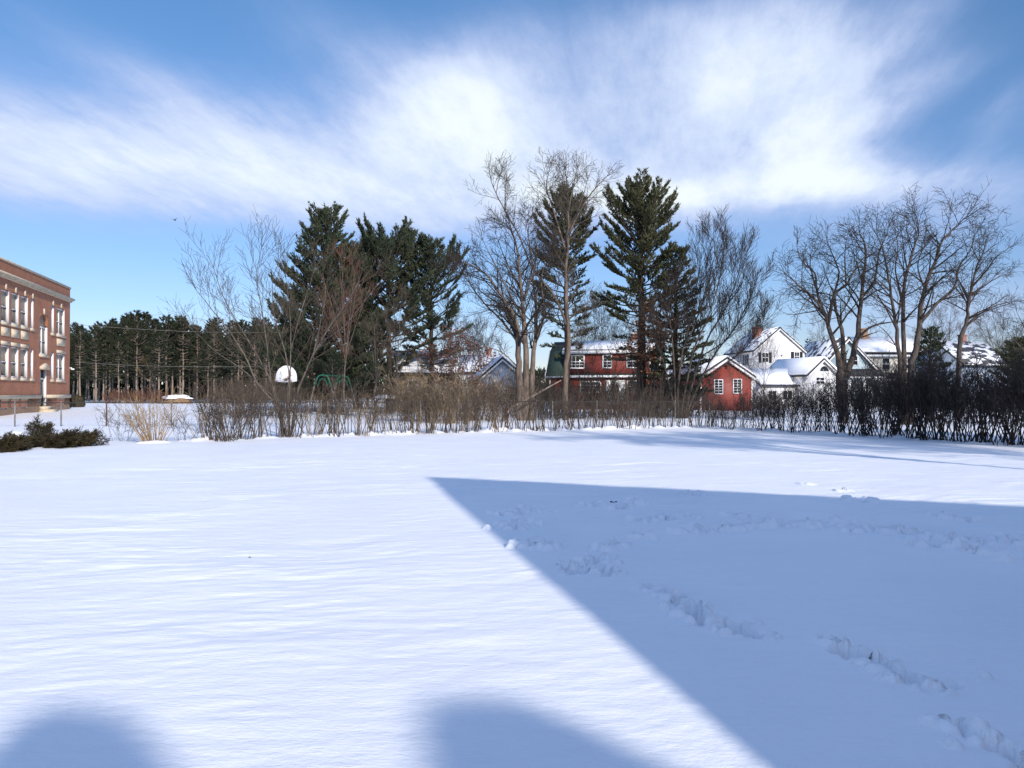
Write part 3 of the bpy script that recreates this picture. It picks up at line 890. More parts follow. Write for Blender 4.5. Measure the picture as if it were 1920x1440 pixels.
# far treeline beyond the houses, one mass on the horizon
rng = random.Random(77)
T = []; S = []
for i in range(760):
    px = rng.uniform(330, 2050) if i < 520 else rng.uniform(40, 620)
    d = rng.uniform(185, 235) if i < 520 else rng.uniform(158, 185)
    top = interp([(40, 640), (420, 636), (560, 650), (640, 668), (700, 672), (860, 704), (980, 700), (1150, 690), (1350, 690), (1480, 655), (1510, 640), (1560, 643), (1640, 660), (1800, 668), (2060, 660)], px) + rng.uniform(-7, 14)
    x, y, z = at(px, top, d)
    hh = z + .3
    S.append((x, y, -.3, x, y, z * .95, .14, .05))
    for k in range(40):
        f = rng.uniform(.02, 1)
        rr = (1.15 - f) * 2.6 * rng.uniform(.3, 1)
        a = rng.random() * 6.28
        T.append((x + rr * math.cos(a), y + rr * math.sin(a), hh * f - .3, math.cos(a) * .5, math.sin(a) * .5, .6, 1.1))
V, F_ = needles(T, 9, 4, .22)
w = MB(); w.add(V, None, F_); w.segs(S, 4)
tag(w.build('distant_wood', M['needle_far']), kind='stuff')

# ------------------------------------------------------------------ shrubs and hedges
def shrub_mb(seed, n, ht, spread, P=None, r=.012, base=.25, maxl=3, lean=.0, arch=0.0, lo=.35, twig=1.0):
    rng = random.Random(seed)
    Q = dict(wander=.10, up=.03, n=[3, 3.2, 3.2, 3], ang=(20, 50), ratio=.38, tip=.0035, minl=.16)
    Q.update(P or {})
    out = [[], [], [], []]
    S = []
    for i in range(n):
        a = rng.random() * 6.283; rr = base * math.sqrt(rng.random())
        p = Vector((rr * math.cos(a), rr * math.sin(a), -.06))
        a2 = a + rng.gauss(0, .5)
        tilt = spread * rng.uniform(.1, 1)
        d = Vector((math.cos(a2) * tilt + lean, math.sin(a2) * tilt, 1)).normalized()
        L = ht * rng.uniform(.62, 1.08)
        m = 6
        pts = [p]; rad = [r * rng.uniform(.7, 1.4)]
        for k in range(m):
            d = (d + perp(d, rng) * .09 + Vector((math.cos(a2), math.sin(a2), 0)) * arch + Vector((0, 0, .03))).normalized()
            pts.append(pts[-1] + d * (L / m)); rad.append(rad[0] * (1 - .7 * (k + 1) / m))
        for k in range(m): S.append((*pts[k], *pts[k + 1], rad[k], rad[k + 1]))
        kk = int(L * 4.2 * twig)
        for j in range(kk):
            t = lo + (1 - lo) * (j + rng.random()) / kk
            sprout(pts, rad, t, L * .62, 1, maxl, rng, out, Q)
    mb = MB(); mb.segs(S, 5); mb.segs(out[1], 3); mb.segs(out[2], 3); mb.segs(out[3], 3)
    return mb


def hedge_line(px):
    return interp(HL, px)

VAR = {}
def variants(key, name, matn, specs, label, cat, group):
    L = []
    for sp in specs:
        o = shrub_mb(**sp).build(name, M[matn]); tag(o, label, cat, group); L.append([o, 0]); VAR[key] = L
    return L


def plant(key, i, loc, rz, s):
    e = VAR[key][i % len(VAR[key])]
    if e[1] == 0:
        o = e[0]; o.location = loc; o.rotation_euler = (0, 0, rz); o.scale = s
    else:
        o = dup(e[0], loc, rz, s)
    e[1] += 1
    return o


variants('mid', 'hedge_shrub', 'twig_brown', [dict(seed=200 + k, n=10, ht=2.0, spread=.42, base=.32, r=.016, maxl=3, twig=.8, P=dict(tip=.0035, n=[2.2, 2.0, 2, 2])) for k in range(6)],
         'bare brown upright shrub in the thin hedge along the snowy lawn', 'shrub', 'bare brown hedge shrubs along the lawn edge')
variants('tan', 'hedge_shrub', 'twig_tan', [dict(seed=230 + k, n=13, ht=1.5, spread=.55, base=.3, r=.009, maxl=2) for k in range(4)],
         'low tan bare shrub at the foot of the thin hedge', 'shrub', 'low tan shrubs along the lawn edge')
variants('dark', 'hedge_shrub', 'twig_black', [dict(seed=260 + k, n=12, ht=2.5, spread=.62, base=.32, r=.017, maxl=3, lo=.36, twig=1.1, P=dict(tip=.0045, n=[3, 3.2, 3.0, 3], ratio=.42)) for k in range(6)],
         'dense dark bare shrub in the thick hedge on the right', 'shrub', 'dark hedge shrubs on the right of the lawn')
rng = random.Random(9)
px = 385; i = 0
while px < 1350:
    yb = hedge_line(px); x, y = gpt(px, yb)
    s = rng.uniform(.8, 1.12) * interp([(380, .95), (520, 1.05), (760, 1.05), (1000, 1.0), (1350, .9)], px)
    y2 = y + rng.uniform(-.1, .9)
    plant('mid', i, (x, y2, gz(x, y2)), rng.uniform(0, 6.28), (s, s, s * rng.uniform(.85, 1.1)))
    if px < 930 and i % 2 == 0:
        x3, y3 = x + rng.uniform(-.2, .2), y + rng.uniform(-.1, .5)
        s3 = rng.uniform(.7, 1.1)
        plant('tan', i // 2, (x3, y3, gz(x3, y3)), rng.uniform(0, 6.28), (s3, s3, s3))
    px += F / y * rng.uniform(.36, .56); i += 1
px = 1330; i = 0
while px < 2040:
    yb = hedge_line(px); x, y = gpt(px, yb)
    s = rng.uniform(.9, 1.1) * interp([(1330, .55), (1400, .62), (1480, .78), (1560, .95), (1700, 1.08), (2040, 1.05)], px) * rng.choice((.92, 1, 1, 1.06))
    nrm = rng.uniform(0, .8)
    x2, y2 = x + nrm * .5, y + nrm
    plant('dark', i, (x2, y2, gz(x2, y2)), rng.uniform(0, 6.28), (s, s, s))
    px += F / y * rng.uniform(.25, .40); i += 1

# second, rougher growth beyond the fence
variants('brush', 'brush_shrub', 'twig_brown', [dict(seed=300 + k, n=16, ht=2.6, spread=.5, base=.6, r=.016, maxl=2, P=dict(tip=.007)) for k in range(4)],
         'brown twiggy brush growing beyond the chain-link fence', 'shrub', 'brown brush beyond the fence')
variants('brushtan', 'brush_shrub', 'twig_tan', [dict(seed=320 + k, n=18, ht=2.3, spread=.55, base=.6, r=.014, maxl=2, P=dict(tip=.007)) for k in range(3)],
         'tan twiggy brush growing beyond the chain-link fence', 'shrub', 'tan brush beyond the fence')
variants('brushdark', 'brush_shrub', 'twig_dark', [dict(seed=340 + k, n=18, ht=2.6, spread=.55, base=.7, r=.018, maxl=2, P=dict(tip=.008)) for k in range(3)],
         'dark tangled brush in front of the houses', 'shrub', 'dark brush in front of the houses')
rng = random.Random(19)
i = 0
for a, b, n, key, d0, d1, s0, s1 in ((410, 530, 8, 'brush', 50, 60, .95, 1.35), (520, 760, 13, 'brush', 60, 72, .9, 1.3), (420, 700, 7, 'brushtan', 58, 68, .8, 1.2),
                                     (750, 930, 11, 'brushtan', 40, 48, .85, 1.6), (760, 940, 7, 'brush', 42, 52, .8, 1.4),
                                     (940, 1250, 26, 'brushdark', 50, 64, .85, 1.3), (1000, 1250, 10, 'brushdark', 46, 52, .6, .9),
                                     (1210, 1300, 6, 'brushdark', 50, 60, .9, 1.5), (1400, 1480, 5, 'brushdark', 52, 60, .6, .9),
                                     (1600, 1980, 16, 'brushdark', 34, 44, .8, 1.1)):
    for k in range(n):
        px = a + (b - a) * (k + .5 + rng.uniform(-.4, .4)) / n
        d = rng.uniform(d0, d1)
        x, y, _ = at(px, HY, d)
        s = rng.uniform(s0, s1)
        plant(key, i, (x, y, gz(x, y)), rng.uniform(0, 6.28), (s, s, s)); i += 1
variants('redbrush', 'brush_shrub', 'twig_red', [dict(seed=360 + k, n=22, ht=2.6, spread=.5, base=.9, r=.03, maxl=2, P=dict(tip=.014)) for k in range(2)],
         'reddish brush along the foot of the pine wood', 'shrub', 'reddish brush at the foot of the pine wood')
for k in range(9):
    px = 208 + k * 13 + rng.uniform(-5, 5); d = rng.uniform(104, 114)
    x, y, _ = at(px, HY, d)
    s = rng.uniform(.5, .8)
    plant('redbrush', k, (x, y, gz(x, y)), rng.uniform(0, 6.28), (s, s, s))

# fan of straw-coloured stems left of the hedge
def lone_shrub(name, px, py, matn, label, **kw):
    x, y = gpt(px, py)
    o = shrub_mb(**kw).build(name, M[matn], None, (x, y, gz(x, y)))
    tag(o, label, 'shrub'); return o
lone_shrub('straw_shrub', 287, 829, 'twig_straw', 'fan of straw-coloured stems standing alone at the lawn edge', seed=401, n=46, ht=1.75, spread=.85, base=.34, r=.011, maxl=2, twig=.7)
lone_shrub('arching_shrub', 425, 827, 'twig_brown', 'arching brown shrub at the near end of the thin hedge', seed=402, n=30, ht=2.1, spread=.95, base=.35, r=.010, maxl=2, arch=.03)
lone_shrub('low_shrub', 232, 826, 'twig_brown', 'low wispy grey-brown shrub between the juniper and the straw-coloured stems', seed=403, n=18, ht=1.2, spread=1.1, base=.4, r=.005, maxl=3, twig=1.1)
lone_shrub('low_shrub', 345, 826, 'twig_grey', 'low wispy shrub between the straw-coloured stems and the arching shrub', seed=404, n=18, ht=1.1, spread=1.0, base=.5, r=.005, maxl=3, twig=1.1)
# leaning dead limb before the red house
x, y, z = at(958, 768, 44)
lb = MB().tube([Vector(at(958, 764, 44)) - Vector((x, y, 0)), Vector(at(1000, 742, 44.5)) - Vector((x, y, 0)), Vector(at(1052, 713, 45)) - Vector((x, y, 0))], [.07, .06, .03], 6)
lb.segs([(*(Vector(at(1000, 742, 44.5)) - Vector((x, y, 0))), *(Vector(at(1010, 725, 44.3)) - Vector((x, y, 0))), .03, .01)], 4)
lb.tube([Vector(at(958, 764, 44)) - Vector((x, y, 0)), Vector((-.5, -.1, gz(x, y)))], [.07, .08], 6)
tag(lb.build('dead_limb', M['bark_pale'], None, (x, y, 0)), 'pale dead limb slanting up from the brush beside the three thick trunks', 'dead limb')

# junipers at the far left
def juniper(px, py, label, seed, fans, ext):
    rng = random.Random(seed)
    x, y = gpt(px, py)
    root = empty('juniper', (x, y, gz(x, y))); tag(root, label, 'shrub')
    S = []; T = []
    for (ox, oy, az0, azs, el0, el1, L0, L1, n) in fans:
        for i in range(n):
            az = R(az0 + rng.uniform(-azs, azs)); el = R(rng.uniform(el0, el1)); L = rng.uniform(L0, L1)
            d = Vector((math.cos(az) * math.cos(el), math.sin(az) * math.cos(el), math.sin(el)))
            p = Vector((ox + rng.uniform(-.15, .15), oy + rng.uniform(-.2, .2), .0))
            m = 6; path = [p]
            for k in range(m):
                d = (d + perp(d, rng) * .09 + Vector((0, 0, .015))).normalized(); path.append(path[-1] + d * (L / m))
            for k in range(m): S.append((*path[k], *path[k + 1], .012 * (1 - k / m) + .004, .012 * (1 - (k + 1) / m) + .004))
            ns = int(L / .045)
            for k in range(ns):
                t = .22 + .78 * k / ns; f = t * m; j = min(int(f), m - 1)
                q = path[j].lerp(path[j + 1], f - j); tan = (path[j + 1] - path[j]).normalized()
                sd = (tan * .8 + perp(tan, rng) * .6 + Vector((0, 0, .12))).normalized()
                sl = (.10 + .2 * (1 - t)) * rng.uniform(.6, 1.3)
                e = q + sd * sl; S.append((*q, *e, .004, .003))
                for jj in range(3):
                    c = q.lerp(e, (jj + 1) / 3); T.append((*c, *sd, .085))
    V, F_ = needles(T, seed, 5, .011)
    b = MB(); b.segs(S, 3); b.build('branches', M['twig_dark'], root)
    c = MB(); c.add(V, None, F_); c.build('foliage', M['juniper'], root)
    return root, T

jr, JT = juniper(92, 838, 'dark sprawling juniper with one upright tuft at the edge of the snow', 501,
        [(0, 0, 0, 60, 3, 17, .8, 1.5, 28), (0, 0, 180, 60, 3, 18, .5, 1.0, 18), (.5, -.1, 0, 70, 5, 25, .5, 1.2, 26), (-.2, .1, 120, 35, 40, 66, .65, .95, 9), (.2, .1, 60, 60, 18, 36, .35, .6, 8), (-.3, -.1, 250, 60, 3, 18, .4, .8, 16)], 0)
juniper(8, 846, 'low dark juniper cut by the left edge, capped with snow', 502,
        [(-.2, 0, 0, 60, 3, 22, .5, .95, 22), (-.2, 0, 180, 60, 3, 22, .5, 1.0, 20), (-.2, .1, 90, 60, 15, 40, .4, .7, 12), (0, -.1, 270, 60, 3, 18, .3, .6, 12)], 0)


def lump(name, matn, cx, cy, cz, rx, ry, rz_, seed, parent=None, amp=.35, n=26, label=None, cat=None, sc_=2.0):
    """an uneven heap: a noisy half-ellipsoid resting on its base"""
    th = np.linspace(0, 2 * math.pi, n, endpoint=False); ph = np.linspace(0, math.pi / 2, n // 2)
    A, B_ = np.meshgrid(th, ph)
    X = np.cos(A) * np.cos(B_); Y = np.sin(A) * np.cos(B_); Z = np.sin(B_)
    nz = 1 + amp * fbm(X * sc_ + 3 * seed, Y * sc_ + Z * sc_ * 1.3, seed, 4, .6)
    V = np.stack([X * rx * nz, Y * ry * nz, Z * rz_ * nz], -1).reshape(-1, 3)
    q = []
    for i in range(len(ph) - 1):
        for k in range(n): q.append((i * n + k, i * n + (k + 1) % n, (i + 1) * n + (k + 1) % n, (i + 1) * n + k))
    mb = MB(); mb.add(V, q)
    o = mb.build(name, M[matn], parent, (cx, cy, cz), smooth=True)
    if label: tag(o, label, cat, None, 'thing')
    return o


x, y = gpt(22, 838)
lump('snow_clump', 'roof_snow', x + .1, y + .1, gz(x, y) - .05, .42, .3, .46, 3, label='lump of snow resting between the two dark junipers', cat='snow clump')
for q_, (px_, py_, rx_, rz_) in enumerate(((60, 826, .26, .34), (118, 829, .22, .26))):
    x, y = gpt(px_, py_ + 10)
    lump('snow_clump', 'roof_snow', x, y - .05, gz(x, y) + .04, rx_ * 1.3, .16, rz_ * .62, 50 + q_, label=('small snow clump caught behind the upright juniper tuft', 'small snow clump caught in the right half of the sprawling juniper')[q_], cat='snow clump')
x, y = gpt(300, 829)
lump('snow_clump', 'roof_snow', x + .1, y - .45, gz(x, y) - .1, .9, .3, .17, 4, label='low bank of snow in front of the straw-coloured stems', cat='snow clump')

# ------------------------------------------------------------------ chain-link fence
def fence(pts, label, hgt=1.14, step=2.4):
    root = empty('chain_link_fence', (*pts[0], 0)); tag(root, label, 'fence')
    o0 = Vector((*pts[0], 0))
    rail = MB(); mesh = []; k = 0
    for i in range(len(pts) - 1):
        a, b = Vector((*pts[i], 0)), Vector((*pts[i + 1], 0))
        L = (b - a).length; u = (b - a) / L
        n = max(1, int(round(L / step)))
        for j in range(n + (1 if i == len(pts) - 2 else 0)):
            p = a + u * (L * j / n); z = gz(p.x, p.y)
            m = MB().tube([Vector((p.x, p.y, z - .1)) - o0, Vector((p.x, p.y, z + hgt + .05)) - o0], .035, 8)
            m.tube([Vector((p.x, p.y, z + hgt + .05)) - o0, Vector((p.x, p.y, z + hgt + .09)) - o0], [.042, .012], 8)
            m.build('post', M['rust' if k == 3 else 'metal' if k % 3 else 'dark_metal'], root); k += 1
        za, zb = gz(a.x, a.y) + hgt, gz(b.x, b.y) + hgt
        pp = []
        for j in range(n * 2 + 1):
            p = a + u * (L * j / (2 * n)); pp.append(Vector((p.x, p.y, gz(p.x, p.y) + hgt)) - o0)
        rail.tube(pp, .024, 6)
        nn = int(L / .11)
        for j in range(nn):
            p = a + u * (L * j / nn); z = gz(p.x, p.y)
            for s in (1, -1):
                q = p + u * (s * hgt * .55)
                mesh.append((p.x - o0.x, p.y - o0.y, z + .03, q.x - o0.x, q.y - o0.y, z + hgt - .03, .0022, .0022))
    rail.build('top_rail', M['dark_metal'], root, smooth=True)
    MB().segs(mesh, 3).build('wire_mesh', M['metal'], root)
    return root
fp = [at(p, HY, d)[:2] for p, d in ((-60, 36.5), (200, 37.5), (440, 38.5), (700, 39.5))]
fence(fp, 'grey chain-link fence with slim posts running behind the left shrubs')
fp = [at(p, HY, d)[:2] for p, d in ((705, 39.6), (950, 41), (1200, 43), (1330, 44))]
fence(fp, 'chain-link fence continuing behind the middle of the hedge below the red house')

# ------------------------------------------------------------------ houses: small kit
def window(parent, x, y, z, w, h, rz=0.0, cols=2, rows=2, fw=.09, shut=False, frame='white', depth=.05, name='window'):
    """frame with a recessed pane; front faces -y before turning"""
    m = MB()
    m.box(-w / 2, -w / 2 + fw, -depth, .01, 0, h).box(w / 2 - fw, w / 2, -depth, .01, 0, h)
    m.box(-w / 2 + fw, w / 2 - fw, -depth, .01, h - fw, h).box(-w / 2 + fw, w / 2 - fw, -depth - .03, .01, 0, fw)
    t = .035
    for i in range(1, cols):
        c = -w / 2 + fw + (w - 2 * fw) * i / cols; m.box(c - t / 2, c + t / 2, -depth + .012, -.013, fw, h - fw)
    for j in range(1, rows):
        c = fw + (h - 2 * fw) * j / rows; tt = .07 if j * 2 == rows else t
        m.box(-w / 2 + fw, w / 2 - fw, -depth + .014, -.015, c - tt / 2, c + tt / 2)
    o = m.build(name, M[frame], parent, (x, y, z), rz)
    MB().box(-w / 2 + fw, w / 2 - fw, -.012, .004, fw, h - fw).build('pane', M['glass'], o)
    if shut:
        for s in (-1, 1):
            a = s * (w / 2 + .02); b = s * (w / 2 + .02 + .36)
            sh = MB().box(a, b, -.045, .004, .0, h)
            for j in range(7): sh.box(a + s * .04, b - s * .04, -.056, -.046, .08 + j * (h - .16) / 7, .08 + (j + .6) * (h - .16) / 7)
            sh.build('shutter', M['shutter'], parent, (x, y, z), rz)
    return o


def gable_y(root, w, dep, ev, rg, wall, roof, snow, ov=.3, x0=0.0, y0=0.0, th=.14, st=.16, z0=-.3, wn='wall', fascia=True):
    """body with its gable on the front (ridge runs back)"""
    MB().prism_y([(x0 - w / 2, z0), (x0 + w / 2, z0), (x0 + w / 2, ev), (x0, rg), (x0 - w / 2, ev)], y0, y0 + dep).build(wn, M[wall], root)
    k = (rg - ev) / (w / 2)
    a, b = y0 - ov, y0 + dep + ov
    r = MB(); s = MB()
    for sg in (1, -1):
        e = (x0 + sg * (w / 2 + ov), ev - k * ov + .02); t = (x0, rg + .02)
        q = [(e[0], a, e[1]), (e[0], b, e[1]), (t[0], b, t[1]), (t[0], a, t[1])]
        if sg < 0: q = [q[0], q[3], q[2], q[1]]
        r.slab(q, th if sg > 0 else th)
        up = th + .004
        q2 = [(p[0], min(max(p[1], a + .05), b - .05), p[2] + up * math.sqrt(1 + k * k)) for p in q]
        s.slab(q2, st)
    r.build('roof', M[roof], root)
    s.build('roof_snow', M[snow], root)
    if fascia:
        f = MB()
        for sg in (1, -1):
            e = Vector((x0 + sg * (w / 2 + ov), a - .03, ev - k * ov)); t = Vector((x0, a - .03, rg))
            f.slab([e, t, t + Vector((0, 0, -.2)), e + Vector((0, 0, -.2))] if sg < 0 else [t, e, e + Vector((0, 0, -.2)), t + Vector((0, 0, -.2))], .03)
        f.build('rake_trim', M['white'], root)


def gable_x(root, w, dep, ev, rg, wall, roof, snow, ov=.3, x0=0.0, y0=0.0, th=.14, st=.16, z0=-.3, wn='wall'):
    """body with its ridge parallel to the front"""
    MB().prism_x([(y0, z0), (y0 + dep, z0), (y0 + dep, ev), (y0 + dep / 2, rg), (y0, ev)], x0 - w / 2, x0 + w / 2).build(wn, M[wall], root)
    k = (rg - ev) / (dep / 2)
    a, b = x0 - w / 2 - ov, x0 + w / 2 + ov
    r = MB(); s = MB()
    yc = y0 + dep / 2
    for sg in (-1, 1):
        e = (yc + sg * (dep / 2 + ov), ev - k * ov + .02); t = (yc, rg + .02)
        q = [(a, e[0], e[1]), (b, e[0], e[1]), (b, t[0], t[1]), (a, t[0], t[1])]
        if sg > 0: q = [q[0], q[3], q[2], q[1]]
        r.slab(q, th)
        q2 = [(min(max(p[0], a + .06), b - .06), p[1], p[2] + (th + .004) * math.sqrt(1 + k * k)) for p in q]
        s.slab(q2, st)
    r.build('roof', M[roof], root); s.build('roof_snow', M[snow], root)


def chimney(root, x, y, z0, z1, w=.7, m='chimney_brick', capped=True):
    c = MB().box(x - w / 2, x + w / 2, y - w / 2, y + w / 2, z0, z1)
    c.box(x - w / 2 - .06, x + w / 2 + .06, y - w / 2 - .06, y + w / 2 + .06, z1 + .002, z1 + .16)
    o = c.build('chimney', M[m], root)
    if capped: lump('chimney_snow', 'roof_snow', x, y, z1 + .16, w * .5, w * .5, .14, 8, root, .2, 12)
    return o


def place(px, d, deg=0.0):
    x, y, _ = at(px, HY, d); return (x, y, gz(x, y)), R(deg)

# --- red gambrel house behind the middle of the hedge
loc, rz = place(1128, 75, -17)
h = empty('red_house', loc, rz); tag(h, 'red gambrel house with white trim and a snowy dormer roof behind the hedge', 'house')
HW = 5.2; D0, D1 = -3.6, 4.7
MB().box(-HW, HW, 0, 7, -.3, 3.35).build('wall', M['red_siding'], h)
MB().prism_x([(0, 3.35), (7, 3.35), (5.4, 5.75), (3.5, 6.7), (1.6, 5.75)], -HW + .02, HW - .02).build('gable_wall', M['red_siding'], h)
r = MB()
for q in ([(-HW - .3, -.35, 3.2), (D0 - .01, -.35, 3.2), (D0 - .01, 1.55, 5.78), (-HW - .3, 1.55, 5.78)],
          [(D1 + .01, -.35, 3.2), (HW + .3, -.35, 3.2), (HW + .3, 1.55, 5.78), (D1 + .01, 1.55, 5.78)],
          [(D0, -.35, 3.2), (D1, -.35, 3.2), (D1, -.03, 3.36), (D0, -.03, 3.36)],
          [(-HW - .3, 1.55, 5.78), (HW + .3, 1.55, 5.78), (HW + .3, 3.5, 6.75), (-HW - .3, 3.5, 6.75)],
          [(HW + .3, 7.35, 3.2), (-HW - .3, 7.35, 3.2), (-HW - .3, 5.45, 5.78), (HW + .3, 5.45, 5.78)],
          [(HW + .3, 5.45, 5.78), (-HW - .3, 5.45, 5.78), (-HW - .3, 3.5, 6.75), (HW + .3, 3.5, 6.75)]):
    r.slab(q, .12)
r.build('roof', M['green_shingle'], h)
f = MB()
for sx in (-1, 1):
    X = sx * (HW + .3)
    for a, b in (((-.40, 3.12), (1.5, 5.74)), ((1.5, 5.74), (3.5, 6.72))):
        f.prism_x([(a[0], a[1] - .12), (b[0], b[1] - .12), (b[0], b[1] + .18), (a[0], a[1] + .18)], X + sx * .003, X + sx * .06)
f.build('rake_trim', M['white'], h)

MB().box(D0, D1, -.02, 3.4, 3.352, 5.62).build('dormer', M['red_siding'], h)
dr = MB().slab([(D0 - .25, -.3, 5.63), (D1 + .25, -.3, 5.63), (D1 + .25, 3.5, 6.65), (D0 - .25, 3.5, 6.65)], .12)
dr.build('dormer_roof', M['shingle'], h)
MB().slab([(D0 - .23, -.27, 5.77), (D1 + .23, -.27, 5.77), (D1 + .23, 3.5, 6.80), (D0 - .23, 3.5, 6.80)], .12).build('roof_snow', M['roof_snow'], h)
MB().box(D0 - .25, D1 + .25, -.34, -.302, 5.42, 5.72).box(D0 - .02, D0 + .12, -.06, -.024, 3.42, 5.42).box(D1 - .12, D1 + .02, -.06, -.024, 3.42, 5.42).build('dormer_trim', M['white'], h)
MB().box(-HW - .3, HW + .3, -.42, -.36, 3.10, 3.30).box(HW - .12, HW + .02, -.04, -.002, -.2, 3.1).box(-HW - .02, -HW + .12, -.04, -.002, -.2, 3.1).build('eave_trim', M['white'], h)
MB().slab([(-HW - .2, -.34, 3.36), (D1 + .6, -.34, 3.36), (D1 + .6, .40, 4.02), (-HW - .2, .40, 4.02)], .10).build('eave_snow', M['thin_snow'], h) if False else None
for wx, ww, cc in ((-2.55, 1.75, 4), (.55, .95, 2), (3.0, 1.2, 2)):
    window(h, wx, -.02, 3.98, ww, 1.35, cols=cc, rows=4, fw=.11)
window(h, -1.1, 0, 1.62, 2.1, 1.15, cols=4, rows=3, fw=.12)
window(h, 3.2, 0, 1.62, 1.5, 1.2, cols=3, rows=4, fw=.12)
dd = MB().box(-.5, .5, -.05, .01, 0, 2.1).build('door', M['white'], h, (1.35, 0, .5))
MB().box(-.32, .32, -.06, -.052, 1.1, 1.9).build('pane', M['glass'], dd)
MB().box(-.95, -.5, -.06, .01, 0, 2.35).box(.5, .95, -.06, .01, 0, 2.35).box(-.5, .5, -.06, .01, 2.1, 2.35).build('door_surround', M['white'], h, (1.35, 0, .5))
chimney(h, 2.6, 3.9, 6.3, 7.4, .6)

# low snowy-roofed link between house and garage
loc, rz = place(1262, 80, -10)
h = empty('low_outbuilding', loc, rz); tag(h, 'low dark outbuilding with a snowy roof between the red house and red garage', 'shed')
gable_x(h, 5.6, 4.5, 2.5, 3.9, 'red_siding', 'shingle', 'patchy_snow', x0=0)
window(h, -.9, 0, 1.1, 1.1, 1.0, cols=2, rows=2)
window(h, 1.2, 0, 1.1, 1.1, 1.0, cols=2, rows=2)

# --- red garage
loc, rz = place(1362, 68, 6)
h = empty('red_garage', loc, rz); tag(h, 'small red gabled garage with white trim and two windows', 'garage')
gable_y(h, 4.75, 7.5, 3.0, 4.55, 'red_siding', 'shingle', 'roof_snow', ov=.22, st=.14)
MB().box(-2.40, -2.27, -.03, -.002, -.2, 2.9).box(2.27, 2.40, -.03, -.002, -.2, 2.9).build('corner_board', M['white'], h)
window(h, -.72, 0, 1.45, .82, 1.3, cols=2, rows=5, fw=.07)
window(h, 1.0, 0, 1.5, .82, 1.3, cols=2, rows=5, fw=.07)
lamp = MB().box(-.05, .05, -.12, -.002, 3.7, 4.05); lamp.box(-.16, .16, -.2, -.12, 3.95, 4.05)
lamp.build('gable_bracket', M['dark_metal'], h)

# --- tall white house
loc, rz = place(1462, 97, 6)
h = empty('white_house', loc, rz); tag(h, 'tall white house with black shutters and a brick chimney behind the red garage', 'house')
gable_y(h, 6.6, 9.5, 6.95, 9.75, 'white_siding', 'shingle', 'thin_snow', ov=.18, st=.05)
window(h, -1.9, 0, 5.45, .95, 1.3, cols=2, rows=2, shut=True)
window(h, 2.25, 0, 5.7, .75, 1.15, cols=2, rows=2, shut=True)
window(h, -1.9, 0, 1.4, .95, 1.4, cols=2, rows=2, shut=True)
window(h, 2.35, 0, 1.4, .75, 1.4, cols=2, rows=2, shut=True)
for yy in (2.6, 7.2):
    window(h, -3.3, yy, 5.2, .95, 1.4, rz=R(-90), cols=2, rows=2, shut=True)
    window(h, -3.3, yy, 1.4, .95, 1.4, rz=R(-90), cols=2, rows=2, shut=True)
MB().tube([(.0 + .25, -.02, 6.35), (.25, -.10, 6.35)], .09, 10).build('vent', M['dark_metal'], h)
chimney(h, -1.1, 4.2, 8.4, 10.1, .95, capped=False)

# --- white wing in front of it, with a fanlight
loc, rz = place(1543, 82, 14)
h = empty('white_carriage_house', loc, rz); tag(h, 'white wing with a half-round fanlight and deep snow on its two roofs', 'garage')
gable_y(h, 3.7, 8.0, 3.55, 5.15, 'white_siding', 'shingle', 'roof_snow', ov=.25, st=.22)
fl = MB(); n = 12
fl.prism_y([(.52 * math.cos(R(180 * i / n)), .52 * math.sin(R(180 * i / n))) for i in range(n + 1)], -.03, .004)
fo = fl.build('fanlight', M['glass'], h, (.15, 0, 3.95))
ft = MB()
for i in range(n):
    a0, a1 = R(180 * i / n), R(180 * (i + 1) / n)
    ft.prism_y([(.52 * math.cos(a0), .52 * math.sin(a0)), (.60 * math.cos(a0), .60 * math.sin(a0)), (.60 * math.cos(a1), .60 * math.sin(a1)), (.52 * math.cos(a1), .52 * math.sin(a1))][::1], -.05, .003)
ft.build('frame', M['white'], fo)
window(h, -.35, 0, 2.55, 1.05, .75, cols=2, rows=2, fw=.05)
# cross wing reaching left
MB().prism_x([(1.6, -.3), (6.6, -.3), (6.6, 2.5), (4.1, 3.95), (1.6, 2.5)], -6.4, -1.86).build('wing_wall', M['white_siding'], h)
wr = MB(); ws = MB()
for q in ([(-6.7, 1.25, 2.32), (-1.2, 1.25, 2.32), (-1.2, 4.1, 3.98), (-6.7, 4.1, 3.98)], [(-1.2, 6.95, 2.32), (-6.7, 6.95, 2.32), (-6.7, 4.1, 3.98), (-1.2, 4.1, 3.98)]):
    wr.slab(q, .13); ws.slab([(p[0] * .995, p[1], p[2] + .17) for p in q], .2)
wr.build('wing_roof', M['shingle'], h); ws.build('wing_snow', M['roof_snow'], h)
window(h, -3.2, 1.6, .9, 1.2, 1.0, cols=2, rows=1, fw=.06)
window(h, -5.0, 1.6, .9, 1.0, 1.0, cols=2, rows=1, fw=.06)

